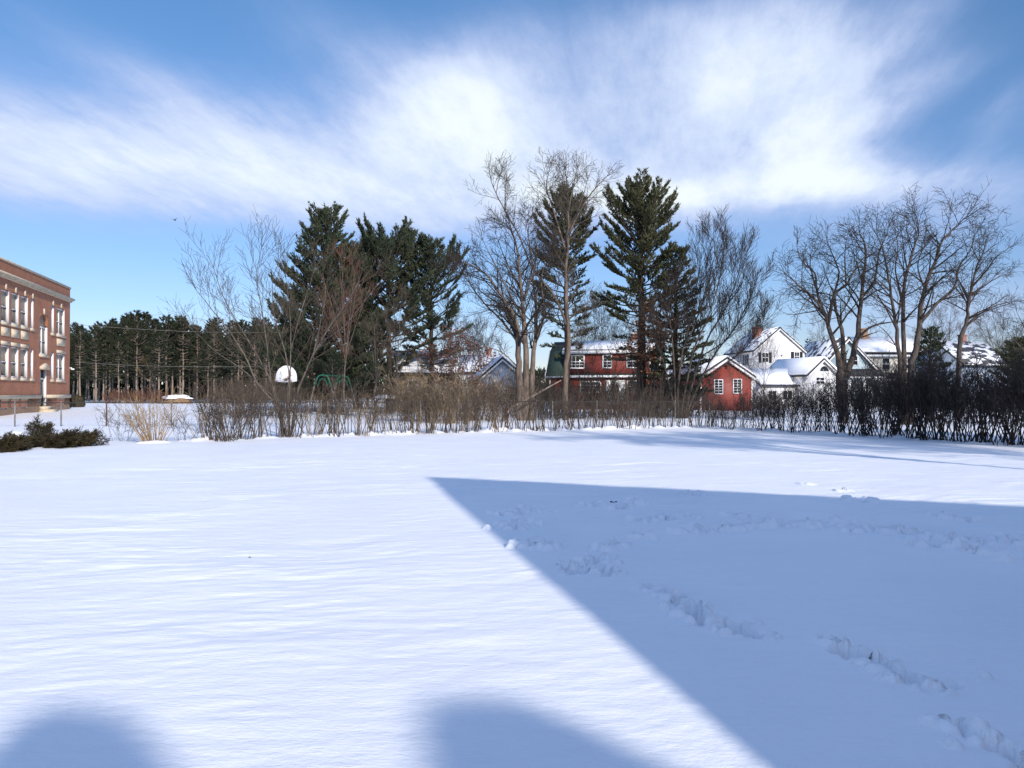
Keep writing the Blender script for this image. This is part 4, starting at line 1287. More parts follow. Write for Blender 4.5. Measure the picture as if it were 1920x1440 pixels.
# --- blue gabled house with a porch
loc, rz = place(1590, 94, 4)
h = empty('blue_house', loc, rz); h.scale = (1.14,) * 3; tag(h, 'blue-grey gabled house with a columned porch behind the forked dark tree', 'house')
gable_y(h, 5.6, 9, 4.3, 7.2, 'teal_siding', 'shingle', 'patchy_snow', ov=.3, st=.05)
window(h, .75, 0, 4.35, .75, 1.1, cols=1, rows=2)
window(h, -.95, 0, 4.35, .75, 1.1, cols=1, rows=2)
MB().box(-2.6, 3.0, -2.0, -.002, 3.0, 3.25).build('porch_beam', M['white'], h)
MB().slab([(-2.8, -2.2, 3.26), (3.2, -2.2, 3.26), (3.2, -.004, 3.9), (-2.8, -.004, 3.9)], .12).build('porch_roof', M['shingle'], h)
for cx in (-2.4, -.8, .8, 2.7):
    MB().box(cx - .12, cx + .12, -1.95, -1.7, -.2, 2.998).build('porch_column', M['white'], h)
for cx in (-1.6, 0, 1.75):
    window(h, cx, 0, 1.0, 1.0, 1.6, cols=2, rows=2)

# --- cream house
loc, rz = place(1672, 102, 2)
h = empty('cream_house', loc, rz); h.scale = (1.16,) * 3; tag(h, 'cream house with a snowy roof, two chimneys and a long eave', 'house')
gable_x(h, 7.6, 7.5, 5.9, 7.7, 'cream_siding', 'shingle', 'roof_snow', x0=.2, st=.12)
MB().box(-3.8, 4.2, -.36, -.31, 5.42, 5.66).build('eave_trim', M['white'], h)
window(h, -.65, 0, 3.9, .95, 1.45, cols=1, rows=2)
window(h, 2.2, 0, 3.9, .95, 1.45, cols=1, rows=2)
window(h, 2.2, 0, 1.0, .95, 1.45, cols=1, rows=2)
MB().box(-3.9, 4.1, -2.4, -.003, 2.7, 2.95).build('porch_beam', M['white'], h)
MB().slab([(-4.1, -2.6, 2.96), (4.3, -2.6, 2.96), (4.3, -.004, 3.55), (-4.1, -.004, 3.55)], .12).build('porch_roof', M['shingle'], h)
for cx in (-3.7, -1.2, 1.4, 3.9):
    MB().box(cx - .12, cx + .12, -2.35, -2.1, -.2, 2.698).build('porch_column', M['white'], h)
chimney(h, -1.6, 3.4, 6.9, 8.75, .8, 'tan_brick', capped=False)
chimney(h, -.2, 5.5, 6.4, 8.3, .55, 'chimney_brick', capped=False)

# --- dark-roofed house at the right
loc, rz = place(1850, 88, 24)
h = empty('dark_roofed_house', loc, rz); tag(h, 'house with a dark roof and pale blue gable at the far right', 'house')
gable_x(h, 8.2, 7.0, 4.9, 7.6, 'blue_siding', 'shingle', 'patchy_snow', x0=.3, st=.04)
chimney(h, 1.2, 3.8, 7.2, 8.5, .65, capped=False)
window(h, -3.8, 3.5, 4.6, .8, 1.1, rz=R(-90), cols=1, rows=2)
window(h, -1.2, 0, 2.6, .9, 1.3, cols=2, rows=2); window(h, 1.8, 0, 2.6, .9, 1.3, cols=2, rows=2)

# --- brown roof glimpsed right of the white house
loc, rz = place(1535, 130, 0)
h = empty('brown_roofed_house', loc, rz); tag(h, 'low house with a reddish-brown roof glimpsed right of the tall white house', 'house')
gable_x(h, 9, 7, 5.4, 7.9, 'white_siding', 'red_shingle', 'red_shingle', st=.02)
window(h, -1.5, 0, 3.4, .9, 1.3); window(h, 1.5, 0, 3.4, .9, 1.3)

# --- tan cottage and small white house behind the thicket
loc, rz = place(800, 66, 12)
h = empty('tan_cottage', loc, rz); tag(h, 'tan cottage with a snow-dusted roof half hidden by the tan thicket', 'house')
gable_x(h, 5.2, 6, 3.3, 5.1, 'tan_siding', 'shingle', 'thin_snow', st=.06)
window(h, -1.2, 0, 1.5, .9, 1.2); window(h, 1.2, 0, 1.5, .9, 1.2)
loc, rz = place(942, 72, 8)
h = empty('small_white_house', loc, rz); tag(h, 'small white house with a pale snowy roof left of the three thick trunks', 'house')
gable_y(h, 4.6, 7, 2.9, 4.9, 'white_siding', 'shingle', 'roof_snow', ov=.25, st=.14)
window(h, .9, 0, 1.0, 1.0, 1.35, cols=2, rows=2); window(h, -1.0, 0, 1.0, .8, 1.35, cols=2, rows=2)
window(h, -2.3, 2.5, 1.0, 1.0, 1.3, rz=R(-90))
loc, rz = place(905, 92, 0)
h = empty('pale_house', loc, rz); tag(h, 'pale house with a snowy roof and brick chimney behind the russet tree', 'house')
gable_x(h, 5.0, 6, 4.0, 5.9, 'white_siding', 'shingle', 'roof_snow')
window(h, -1.3, 0, 2.2, .9, 1.3); window(h, 1.2, 0, 2.2, .9, 1.3)
chimney(h, .6, 3.2, 5.4, 6.8, .7)

# ------------------------------------------------------------------ brick school
SU = (579 - CX) / F
ux, uy = SU / math.hypot(SU, 1), 1 / math.hypot(SU, 1)     # facade runs away along (ux, uy)
C0 = at(130.5, HY, 75)
Z0 = gz(C0[0], C0[1])
school = empty('school_building', (C0[0], C0[1], Z0), math.atan2(-uy, -ux))
tag(school, 'three-storey red brick school with stone trim at the far left', 'school')
def st(px):
    k = (px - CX) / F
    return (75 * k - C0[0]) / (-ux + uy * k)
def zz(z): return z - Z0
WD = .30      # window reveal depth
holes = []    # (t0, t1, z0, z1)
UP, LO = (7.0, 9.5), (2.8, 5.26)
wide = [(st(121), st(105.5))]
trip = [(st(52), st(37)), (st(35), st(20)), (st(15.2), st(1.5))]
pitch = trip[1][0] - trip[0][0]
w3 = trip[1][1] - trip[1][0]
trip = [(trip[0][0] + i * pitch, trip[0][0] + i * pitch + w3) for i in range(4)]
trip += [(trip[3][1] + 2.2 + i * pitch, trip[3][1] + 2.2 + i * pitch + w3) for i in range(4)]
slim = [(st(101), st(95)), (st(62.7), st(56.5))]
arch = (st(89), st(73.5))
door = (st(87.5), st(75.5))
for t0, t1 in wide + trip + slim:
    holes.append((t0, t1, *UP)); holes.append((t0, t1, *LO))
holes.append((arch[0], arch[1], 4.95, 8.45))
holes.append((door[0], door[1], .45, 3.6))
base_h = []
for t0, t1 in wide + trip: base_h.append((t0 + .1, t1 - .1, .35, 1.02))
holes_all = holes + base_h
TL = trip[-1][1] + 1.5


def wall_holes(T0, T1, z0, z1, hs, dep):
    """front face in the plane y=0 with openings and their reveals; outward is +y"""
    tx = sorted({T0, T1, *[v for h_ in hs for v in h_[:2]]}); tz = sorted({z0, z1, *[v for h_ in hs for v in h_[2:]]})
    m = MB(); V = []; Q = []
    for i in range(len(tx) - 1):
        for j in range(len(tz) - 1):
            cx, cz = (tx[i] + tx[i + 1]) / 2, (tz[j] + tz[j + 1]) / 2
            if any(h_[0] < cx < h_[1] and h_[2] < cz < h_[3] for h_ in hs): continue
            n = len(V); V += [(tx[i], 0, tz[j]), (tx[i], 0, tz[j + 1]), (tx[i + 1], 0, tz[j + 1]), (tx[i + 1], 0, tz[j])]; Q.append((n, n + 1, n + 2, n + 3))
    for a, b, c, e in hs:
        for q in ([(a, 0, c), (a, 0, e), (a, -dep, e), (a, -dep, c)], [(b, 0, e), (b, 0, c), (b, -dep, c), (b, -dep, e)], [(a, 0, e), (b, 0, e), (b, -dep, e), (a, -dep, e)], [(b, 0, c), (a, 0, c), (a, -dep, c), (b, -dep, c)]):
            n = len(V); V += q; Q.append((n, n + 1, n + 2, n + 3))
    m.add(V, Q); return m

ZB, ZC, ZT = 1.18, 10.35, 11.75       # base course, cornice, parapet top
wm = wall_holes(0, TL, ZB, ZT - .1, holes, WD)
DP = 22
wm.add([(0, 0, ZB), (0, 0, ZT - .1), (0, -DP, ZT - .1), (0, -DP, ZB)], [(0, 3, 2, 1)])
wm.add([(TL, 0, ZB), (TL, -DP, ZB), (TL, -DP, ZT - .1), (TL, 0, ZT - .1)], [(0, 3, 2, 1)])
wm.add([(0, -DP, ZB), (TL, -DP, ZB), (TL, -DP, ZT - .1), (0, -DP, ZT - .1)], [(0, 3, 2, 1)])
# brick filling beside the arch
am, az_ = (arch[0] + arch[1]) / 2, 8.45
ar = (arch[1] - arch[0]) / 2
for sg in (-1, 1):
    prof = [(am + sg * ar, az_ - ar), (am + sg * ar, az_)] + [(am + sg * ar * math.cos(R(90 - 90 * i / 8)), az_ - ar + ar * math.sin(R(90 - 90 * i / 8))) for i in range(9)][:-1]
    if sg > 0: prof = prof[::-1]
    wm.prism_y(prof, -WD + .02, -.003)
wm.build('wall', M['brick'], school)
bm_ = wall_holes(0, TL, -.6, ZB, [(door[0], door[1], -.6, ZB)] + base_h, WD)
bm_.add([(0, 0, -.6), (0, 0, ZB), (0, -DP, ZB), (0, -DP, -.6)], [(0, 3, 2, 1)])
bm_.build('foundation_wall', M['base_brick'], school)
MB().box(-.1, door[0], -.05, .12, ZB - .06, ZB + .24).box(door[1], TL, -.05, .12, ZB - .06, ZB + .24).build('base_course', M['stone'], school)
c = MB().box(-.12, TL, -.05, .14, ZC - .02, ZC + .10).box(-.22, TL, -.05, .24, ZC + .102, ZC + .20).box(-.34, TL, -.05, .36, ZC + .202, ZC + .36)
c.build('cornice', M['stone'], school)
MB().box(-.06, TL, -.4, .08, ZT - .098, ZT + .06).box(-.06, .34, -DP, -.402, ZT - .098, ZT + .06).build('parapet_coping', M['stone'], school)
MB().box(.35, TL, -DP, -.41, ZT - .9, ZT - .6).build('flat_roof', M['roof_snow'], school)
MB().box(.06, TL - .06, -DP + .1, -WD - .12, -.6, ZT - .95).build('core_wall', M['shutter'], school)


def school_window(t0, t1, z0, z1, blind=.5, muls=1, cols=1):
    w, hh = t1 - t0 - .02, z1 - z0 - .02
    m = MB(); fw = .11
    yb, yf = -WD + .02, -WD + .16
    m.box(-w / 2, -w / 2 + fw, yb, -.03, 0, hh).box(w / 2 - fw, w / 2, yb, -.03, 0, hh).box(-w / 2 + fw, w / 2 - fw, yb, yf, hh - fw, hh).box(-w / 2 + fw, w / 2 - fw, yb, yf + .03, 0, fw)
    if muls: m.box(-w / 2 + fw, w / 2 - fw, yb, yf - .02, hh * .47, hh * .47 + .07)
    for i in range(1, cols): c_ = -w / 2 + w * i / cols; m.box(c_ - .05, c_ + .05, yb, yf - .01, fw, hh - fw)
    o = m.build('window', M['white'], school, ((t0 + t1) / 2, 0, z0 + .01))
    MB().box(-w / 2 + fw, w / 2 - fw, yb + .01, yb + .05, fw, hh - fw).build('pane', M['glass'], o)
    if blind: MB().box(-w / 2 + fw + .01, w / 2 - fw - .01, yb + .052, yb + .062, hh * (1 - blind), hh - fw - .01).build('blind', M['blind'], o)
    return o

brng = random.Random(3)
for grp_, cols in ((wide, 2), (trip, 3), (slim, 1)):
    for t0, t1 in grp_:
        for z0, z1 in (UP, LO):
            school_window(t0, t1, z0, z1, .5 + brng.uniform(-.03, .05), 1, 1 if cols == 3 else cols)
            MB().box(t0 - .08, t1 + .08, -.1, .09, z0 - .22, z0 - .003).build('sill', M['stone'], school)
        if cols > 1:
            MB().box(t0 + .02, t1 - .02, .0025, .05, 5.95, 6.6).box(t0 + .18, t1 - .18, .051, .075, 6.08, 6.47).build('spandrel_panel', M['stone'], school)
            MB().box(t0 - .04, t1 + .04, .0025, .07, LO[1] + .004, LO[1] + .28).build('lintel', M['stone'], school)
        k0 = (t0 + t1) / 2
        MB().box(k0 - .13, k0 + .13, .0025, .09, UP[1] + .005, UP[1] + .42).build('keystone', M['stone'], school)
aw = school_window(arch[0], arch[1], 4.95, 8.45 - ar + .02, .48, 1, 2)
lun = MB().prism_y([(ar * .98 * math.cos(R(180 * i / 14)), ar * .98 * math.sin(R(180 * i / 14))) for i in range(15)][::1], -WD + .0, -WD + .07)
lun.build('lunette', M['blind'], school, (am, 0, 8.45 - ar + .02))
MB().box(am - .14, am + .14, .0025, .09, 8.46, 8.95).build('keystone', M['stone'], school)
MB().box(arch[0] - .1, arch[1] + .1, -.1, .1, 4.70, 4.947).build('sill', M['stone'], school)
dw = door[1] - door[0]
do = MB().box(door[0] + .12, door[1] - .12, -WD + .02, -WD + .07, .45, 2.75).build('door', M['shutter'], school)
MB().box(door[0] + .3, (door[0] + door[1]) / 2 - .07, -WD + .072, -WD + .085, 1.3, 2.55).box((door[0] + door[1]) / 2 + .07, door[1] - .3, -WD + .072, -WD + .085, 1.3, 2.55).build('pane', M['glass'], do)
MB().box(door[0] + .001, door[0] + .12, -WD + .02, -.02, .45, 3.59).box(door[1] - .12, door[1] - .001, -WD + .02, -.02, .45, 3.59).box(door[0] + .12, door[1] - .12, -WD + .02, -WD + .12, 2.75, 2.9).build('door_frame', M['white'], school)
MB().box(door[0] + .12, door[1] - .12, -WD + .03, -WD + .06, 2.9, 3.59).build('transom', M['glass'], school)
MB().prism_y([(door[0] - .25, 3.62), (door[1] + .25, 3.62), (door[1] + .25, 3.85), ((door[0] + door[1]) / 2, 4.2), (door[0] - .25, 3.85)], .003, .22).build('door_hood', M['stone'], school)
MB().box(door[0] - .2, door[1] + .2, .003, .9, -.4, .15).box(door[0] - .2, door[1] + .2, .003, .5, .152, .42).build('door_step', M['stone'], school)
for t0, t1, z0, z1 in base_h:
    school_window(t0, t1, z0, z1, 0, 0, 2)
    n = 8; rr = (t1 - t0) / 2
    MB().prism_y([((t0 + t1) / 2 + (rr + .12) * math.cos(R(180 * i / n)), 1.0 + .0 + .16 * math.sin(R(180 * i / n))) for i in range(n + 1)], .003, .05).build('basement_arch', M['stone'], school)
lampm = MB().box(-.02, .04, .003, .2, 3.95, 4.05); lampm.box(-.1, .12, .12, .4, 3.82, 3.95)
lampm.build('wall_lamp', M['white'], school)

# wires strung from the school towards a pole among the pines
px_, py_, pz_ = at(690, HY, 84)
pole = empty('utility_pole', (px_, py_, gz(px_, py_))); tag(pole, 'wooden utility pole almost hidden among the left pines', 'utility pole')
MB().tube([(0, 0, -.2), (0, 0, 9.4)], [.15, .11], 8).build('post', M['wood'], pole)
MB().box(-1.1, 1.1, -.2, -.112, 8.5, 8.64).build('crossarm', M['wood'], pole)
def wire(a, b, sag, label):
    a, b = Vector(a), Vector(b); n = 24
    pts = [a.lerp(b, i / n) - Vector((0, 0, sag * 4 * (i / n) * (1 - i / n))) - a for i in range(n + 1)]
    o = MB().tube(pts, .016, 5).build('overhead_wire', M['metal'], None, a); tag(o, label, 'wire', 'overhead wires from the school'); return o
sw = Vector((C0[0] + .3, C0[1] + .3, 0))
wire((sw.x, sw.y, 8.3), (px_, py_ - .22, 8.55), .6, 'upper overhead wire crossing in front of the dark pine wood')
wire((sw.x, sw.y, 4.6), (px_, py_ - .16, 5.2), .6, 'lower overhead wire crossing in front of the dark pine wood')

# ------------------------------------------------------------------ yard things beyond the fence
# basketball hoop
x, y, _ = at(537, HY, 52)
hp = empty('basketball_hoop', (x, y, gz(x, y)), R(8)); tag(hp, 'white fan-shaped basketball backboard standing behind the many-stemmed tree', 'basketball hoop')
zb = at(537, 715, 52)[2] - gz(x, y)
prof = [(-.69, 0), (-.30, -.06), (.30, -.06), (.69, .0), (.69, .26)] + [(.69 * math.cos(R(a)), .26 + .80 * math.sin(R(a))) for a in range(18, 163, 12)] + [(-.69, .26)]
MB().prism_y([(p[0], p[1] + zb) for p in prof], -.03, .03).build('backboard', M['hoop_white'], hp)
rm = MB(); rm.tube([(.23 * math.cos(R(a)), -.28 + .23 * math.sin(R(a)), zb + .12) for a in range(0, 361, 20)], .012, 6); rm.box(-.06, .06, -.06, -.031, zb + .05, zb + .2)
rm.build('rim', M['rust'], hp)
MB().tube([(0, .75, -.2), (0, .75, zb + .1)], .06, 8).build('pole', M['metal'], hp)
MB().tube([(0, .75, zb - .1), (0, .06, zb + .45)], .035, 6).tube([(0, .75, zb + .08), (0, .06, zb + .1)], .03, 6).build('bracket', M['metal'], hp)

# swing set
x, y, _ = at(605, HY, 54)
ss = empty('swing_set', (x, y, gz(x, y)), R(-12)); tag(ss, 'green-topped metal swing set standing behind the hedge', 'swing set')
tz = at(605, 703, 54)[2] - gz(x, y)
for yy in (0, 3.4):
    for k in (0, 1):
        rr = .50 - k * .26
        MB().tube([(-rr - .12, yy, tz - .75), (-rr + .04, yy, tz - .32)] + [(rr * .86 * math.cos(R(a)), yy, tz - .26 - k * .24 + .26 * math.sin(R(a))) for a in range(160, 19, -20)] + [(rr - .04, yy, tz - .32), (rr + .12, yy, tz - .75)], .05 if k == 0 else .035, 6).build('arch', M['green_metal'], ss)
    for sg in (-1, 1):
        MB().tube([(sg * .62, yy, tz - .75), (sg * 1.25, yy, -.15)], .045, 6).build('leg', M['metal'], ss)
MB().tube([(0, -.1, tz - .02), (0, 3.5, tz - .02)], .045, 6).build('top_bar', M['green_metal'], ss)
for yy in (1.0, 2.3):
    MB().tube([(0, yy - .22, tz - .05), (0, yy - .22, .5)], .012, 4).tube([(0, yy + .22, tz - .05), (0, yy + .22, .5)], .012, 4).box(-.09, .09, yy - .24, yy + .24, .47, .5).build('swing', M['dark_metal'], ss)

# snow-topped picnic table
x, y, _ = at(720, HY, 62)
pt = empty('picnic_table', (x, y, gz(x, y) + .45), R(5)); tag(pt, 'picnic table under a thick cap of snow beside the tan cottage', 'picnic table')
MB().box(-.9, .9, -.38, .38, .70, .75).build('tabletop', M['wood'], pt)
lump('snow_cap', 'roof_snow', 0, 0, .75, .88, .42, .32, 12, pt, .15, 22)
for sg in (-1, 1):
    MB().box(-.9, .9, sg * .55, sg * .82, .40, .44).build('bench', M['wood'], pt)
    for s2 in (-1, 1):
        MB().tube([(sg * .6, s2 * .75, -.6), (sg * .6, s2 * .25, .69)], .045, 5).build('leg', M['wood'], pt)

# brush heap and its snow
x, y, _ = at(335, HY, 108)
bp = empty('brush_pile', (x, y, gz(x, y))); tag(bp, kind='thing'); tag(bp, 'long heap of tan brush capped with snow before the pine wood', 'brush pile')
lump('heap', 'pile', 0, 0, -.1, 2.3, 1.2, 1.15, 21, bp, .5, 34)
lump('snow_cap', 'roof_snow', -.2, .1, .72, 1.9, .95, .55, 22, bp, .4, 28)
x, y, _ = at(140, HY, 82)
lump('dark_shrub', 'juniper', x, y, gz(x, y) - .1, .9, .8, 1.3, 41, None, .7, 30, 'small dark shrub beside the far corner of the school', 'shrub', 3)

# bits of debris lying on the snow
def debris(px, py, s, label, seed):
    x, y = gpt(px, py)
    rng = random.Random(seed); m = MB(); V = []; Q = []
    for i in range(14):
        p = Vector((rng.gauss(0, s), rng.gauss(0, s * .8), rng.uniform(.0, s * .9)))
        u = perp(Vector((0, 0, 1)), rng); w_ = perp(u, rng); k = s * rng.uniform(.35, .8)
        n = len(V); V += [tuple(p - u * k), tuple(p + w_ * k * .5), tuple(p + u * k), tuple(p - w_ * k * .5)]; Q.append((n, n + 1, n + 2, n + 3))
    m.add(V, Q)
    zz_ = float(ground_fine(np.array([x]), np.array([y]))[0])
    tag(m.build('leaf_litter', M['debris'], None, (x, y, zz_)), label, 'leaf litter', None, 'thing')
debris(1148, 945, .045, 'dark clump of dead leaves lying on the shaded snow', 1)
debris(1510, 907, .025, 'few brown leaf bits on the sunlit snow past the shadow edge', 2)
debris(1580, 918, .022, 'brown crumbs on the sunlit snow nearest the shadow edge', 3)
debris(470, 1045, .012, 'tiny brown speck alone on the sunlit snow', 4)

# bird in the sky
x, y, z = at(326, 412, 60)
bd = MB()
bd.tube([(-.12, 0, 0), (-.05, 0, .01), (.05, 0, .01), (.16, 0, 0)], [.015, .045, .04, .008], 8)
bd.add([(-.04, 0, .02), (.06, 0, .02), (.02, -.22, .12), (-.03, -.20, .12), (.0, -.40, .05)], [(0, 1, 2, 3)], [(3, 2, 4)])
bd.add([(-.04, 0, .02), (.06, 0, .02), (.02, .22, .12), (-.03, .20, .12), (.0, .40, .05)], [(0, 3, 2, 1)], [(3, 4, 2)])
tag(bd.build('bird', M['shutter'], None, (x, y, z), R(70), smooth=True), 'small dark bird flying in the sky left of the pines', 'bird')

# ------------------------------------------------------------------ what shades the lawn from beside and behind the camera
HA = 10.0
ct = 1 / math.tan(EL)
cvec = Vector((-math.sin(AZ), math.cos(AZ), 0)) * ct
Ax, Ay = gpt(800, 895)
apex = Vector((Ax, Ay, 0)) - cvec * HA
rdir = Vector((gpt(1920, 947)[0] - Ax, gpt(1920, 947)[1] - Ay, 0)).normalized()
ang = math.atan2(rdir.y, rdir.x)
Bx, By = gpt(1430, 1440)
gd = Vector((-rdir.y, rdir.x, 0)) * -1          # across the ridge, towards the near eave
if gd.y > 0: gd = -gd
tg = Vector((Bx - Ax, By - Ay, 0)).normalized()
# shadow of the rake runs along gd - slope * cvec; make it parallel to tg
slope = (gd.x * tg.y - gd.y * tg.x) / (cvec.x * tg.y - cvec.y * tg.x)
half = 5.8
print('rake slope', slope)
nb = empty('neighbouring_hall', (apex.x, apex.y, 0), ang); tag(nb, 'brick hall with a steep gabled roof whose shadow falls across the lawn', 'building')
ev = HA - slope * half
# local: x along ridge, y across (far side +)
MB().prism_x([(-half + .15, -.3), (half - .15, -.3), (half - .15, ev), (0, HA - .18), (-half + .15, ev)], .12, 24).build('wall', M['brick'], nb)
rf = MB()
rf.slab([(0, -half, ev - .02), (24.2, -half, ev - .02), (24.2, 0, HA - .02), (0, 0, HA - .02)], .02)
rf.slab([(24.2, half, ev - .02), (0, half, ev - .02), (0, 0, HA - .02), (24.2, 0, HA - .02)], .02)
rf.build('roof', M['shingle'], nb)

def shadow_evergreen(px, py, Ht, rad, label, seed):  # unseen column added and shaped to cast a rounded shadow on the near lawn
    tx, ty = gpt(px, py)
    p = Vector((tx, ty, 0)) - cvec * Ht
    root = empty('shadow_evergreen', (p.x, p.y, 0)); tag(root, label, 'tree', 'unseen evergreens added to cast rounded shadows')
    rng = random.Random(seed); T = []
    for i in range(5200):
        f = rng.random() ** .8
        rr = rad * min(1, (max(0, 1 - f) * Ht / (rad * 1.3)) ** .5) * rng.uniform(.75, 1)
        a = rng.random() * 6.283
        T.append((rr * math.cos(a), rr * math.sin(a), .2 + (Ht - .3) * f, math.cos(a) * .5, math.sin(a) * .5, .8, .22))
    V, F_ = needles(T, seed, 5, .05)
    c = MB(); c.add(V, None, F_); c.build('crown', M['needle'], root)
    MB().tube([(0, 0, -.1), (0, 0, Ht * .9)], [rad * .55, .1], 8).build('trunk', M['bark_dark'], root)
shadow_evergreen(885, 1342, 11.0, .50, 'unseen rounded evergreen column added to cast the wider shadow on the near lawn', 1)
shadow_evergreen(120, 1362, 11.0, .34, 'unseen slimmer evergreen column added to cast the left shadow on the near lawn', 2)

# bare trees off to the right whose branches streak the far snow with shade
def free_tree(x, y, ht, seed, label, n=7, spread=4.5, fork=.28):
    rng = random.Random(seed)
    root = empty('bare_tree', (x, y, gz(x, y))); tag(root, label, 'tree')
    tr = MB(); out = [[], [], [], []]
    Q = dict(BASEP); Q.update(tip=.012)
    tr.tube([(0, 0, -.1), (.1, 0, ht * fork * .7), (0, .1, ht * (fork + .04))], [.12, .095, .08], 8)
    for i in range(n):
        a = i * 6.283 / n + rng.uniform(-.3, .3); s = spread * rng.uniform(.4, 1)
        L0 = [Vector((0, .05, ht * fork)), Vector((math.cos(a) * s * .3, math.sin(a) * s * .3, ht * (fork + .22))), Vector((math.cos(a) * s * .7, math.sin(a) * s * .7, ht * max(.75, fork + .32))), Vector((math.cos(a) * s, math.sin(a) * s, ht * rng.uniform(.85, 1)))]
        pts, rr = smooth_path(L0, [.07, .055, .035, .015], 3, rng, .03)
        tr.tube(pts, rr, 6)
        for j in range(16):
            sprout(pts, rr, .15 + .85 * (j + rng.random()) / 16, 4.5, 1, 3, rng, out, Q)
    tr.build('trunk', M['bark_dark'], root, smooth=True)
    c = MB(); c.segs(out[1], 4); c.segs(out[2], 3); c.segs(out[3], 3); c.build('crown', M['twig_dark'], root)
free_tree(24.5, 14, 12, 901, 'bare tree beyond the right end of the hedge')
free_tree(19.5, 1.5, 17, 902, 'tall bare tree behind the hall, nearest its far wall', 6, 4, .58)
free_tree(24.5, .5, 18, 903, 'tallest bare tree behind the hall', 7, 4.5, .5)
free_tree(29, 5, 17, 905, 'bare tree between the hall and the right end of the hedge', 8, 4.5, .45)

# ------------------------------------------------------------------ light, sky, clouds
w = bpy.data.worlds.new('World'); sc.world = w; w.use_nodes = True
nt = w.node_tree; nt.nodes.clear()
N = nt.nodes; Lk = nt.links
def mth(op, a, b=None, c=None, clamp=False):
    n = N.new('ShaderNodeMath'); n.operation = op; n.use_clamp = clamp
    for i, v in enumerate((a, b, c)):
        if v is None: continue
        if isinstance(v, (int, float)): n.inputs[i].default_value = v
        else: Lk.new(v, n.inputs[i])
    return n.outputs[0]
sky = N.new('ShaderNodeTexSky'); sky.sky_type = 'NISHITA'; sky.sun_disc = False
sky.sun_elevation = EL; sky.sun_rotation = R(180) - AZ
sky.air_density = 1.0; sky.dust_density = .15; sky.ozone_density = 2.5; sky.altitude = 50
tc = N.new('ShaderNodeTexCoord')
nv = N.new('ShaderNodeVectorMath'); nv.operation = 'NORMALIZE'; Lk.new(tc.outputs['Generated'], nv.inputs[0])
sx = N.new('ShaderNodeSeparateXYZ'); Lk.new(nv.outputs[0], sx.inputs[0])
X, Y, Z = sx.outputs
az = mth('ARCTAN2', X, Y); el = mth('ARCSINE', Z)
def noise(vec, scale, detail=6, rough=.55):
    n = N.new('ShaderNodeTexNoise'); n.inputs['Scale'].default_value = scale; n.inputs['Detail'].default_value = detail; n.inputs['Roughness'].default_value = rough
    Lk.new(vec, n.inputs['Vector']); return n.outputs['Fac']
# the cirrus sheet: streaks lie parallel on a high plane, so they fan out from one point of the horizon
zi = mth('ADD', mth('MAXIMUM', Z, 0.0), .12)
qa, qb = mth('DIVIDE', X, zi), mth('DIVIDE', Y, zi)
th = R(12)
pa = mth('SUBTRACT', mth('MULTIPLY', qa, math.cos(th)), mth('MULTIPLY', qb, math.sin(th)))
pb = mth('ADD', mth('MULTIPLY', qa, math.sin(th)), mth('MULTIPLY', qb, math.cos(th)))
cb = N.new('ShaderNodeCombineXYZ'); Lk.new(pa, cb.inputs[0]); Lk.new(mth('MULTIPLY', pb, .42), cb.inputs[1])
streak = noise(cb.outputs[0], 3.4, 9, .68)
cb3 = N.new('ShaderNodeCombineXYZ'); Lk.new(pa, cb3.inputs[0]); Lk.new(mth('MULTIPLY', pb, .16), cb3.inputs[1]); cb3.inputs[2].default_value = 4.2
fibre = noise(cb3.outputs[0], 7.5, 7, .7)
cb2 = N.new('ShaderNodeCombineXYZ'); Lk.new(pa, cb2.inputs[0]); Lk.new(mth('MULTIPLY', pb, .75), cb2.inputs[1])
puff = noise(cb2.outputs[0], 1.1, 7, .55)
w1 = noise(nv.outputs[0], 5.0, 4); w2 = noise(cb2.outputs[0], 1.7, 4)
U = mth('ADD', mth('MULTIPLY', az, F), mth('MULTIPLY', mth('SUBTRACT', w1, .5), 190.0))
V_ = mth('ADD', mth('MULTIPLY', el, F), mth('MULTIPLY', mth('SUBTRACT', w2, .5), 85.0))
def blob(px, py, su, sv, rot, amp):
    a0 = math.atan((px - CX) / F); e0 = math.atan((HY - py) / F * math.cos(a0))
    k = math.cos(a0); su *= k; sv *= k
    du = mth('SUBTRACT', U, a0 * F); dv = mth('SUBTRACT', V_, e0 * F)
    c_, s_ = math.cos(R(rot)), math.sin(R(rot))
    p = mth('MULTIPLY_ADD', du, c_ / su, mth('MULTIPLY', dv, s_ / su))
    q = mth('MULTIPLY_ADD', dv, c_ / sv, mth('MULTIPLY', du, -s_ / sv))
    r2 = mth('MULTIPLY_ADD', p, p, mth('MULTIPLY', q, q))
    return mth('MULTIPLY', mth('POWER', 2.718, mth('MULTIPLY', r2, -.5)), amp)
acc = None
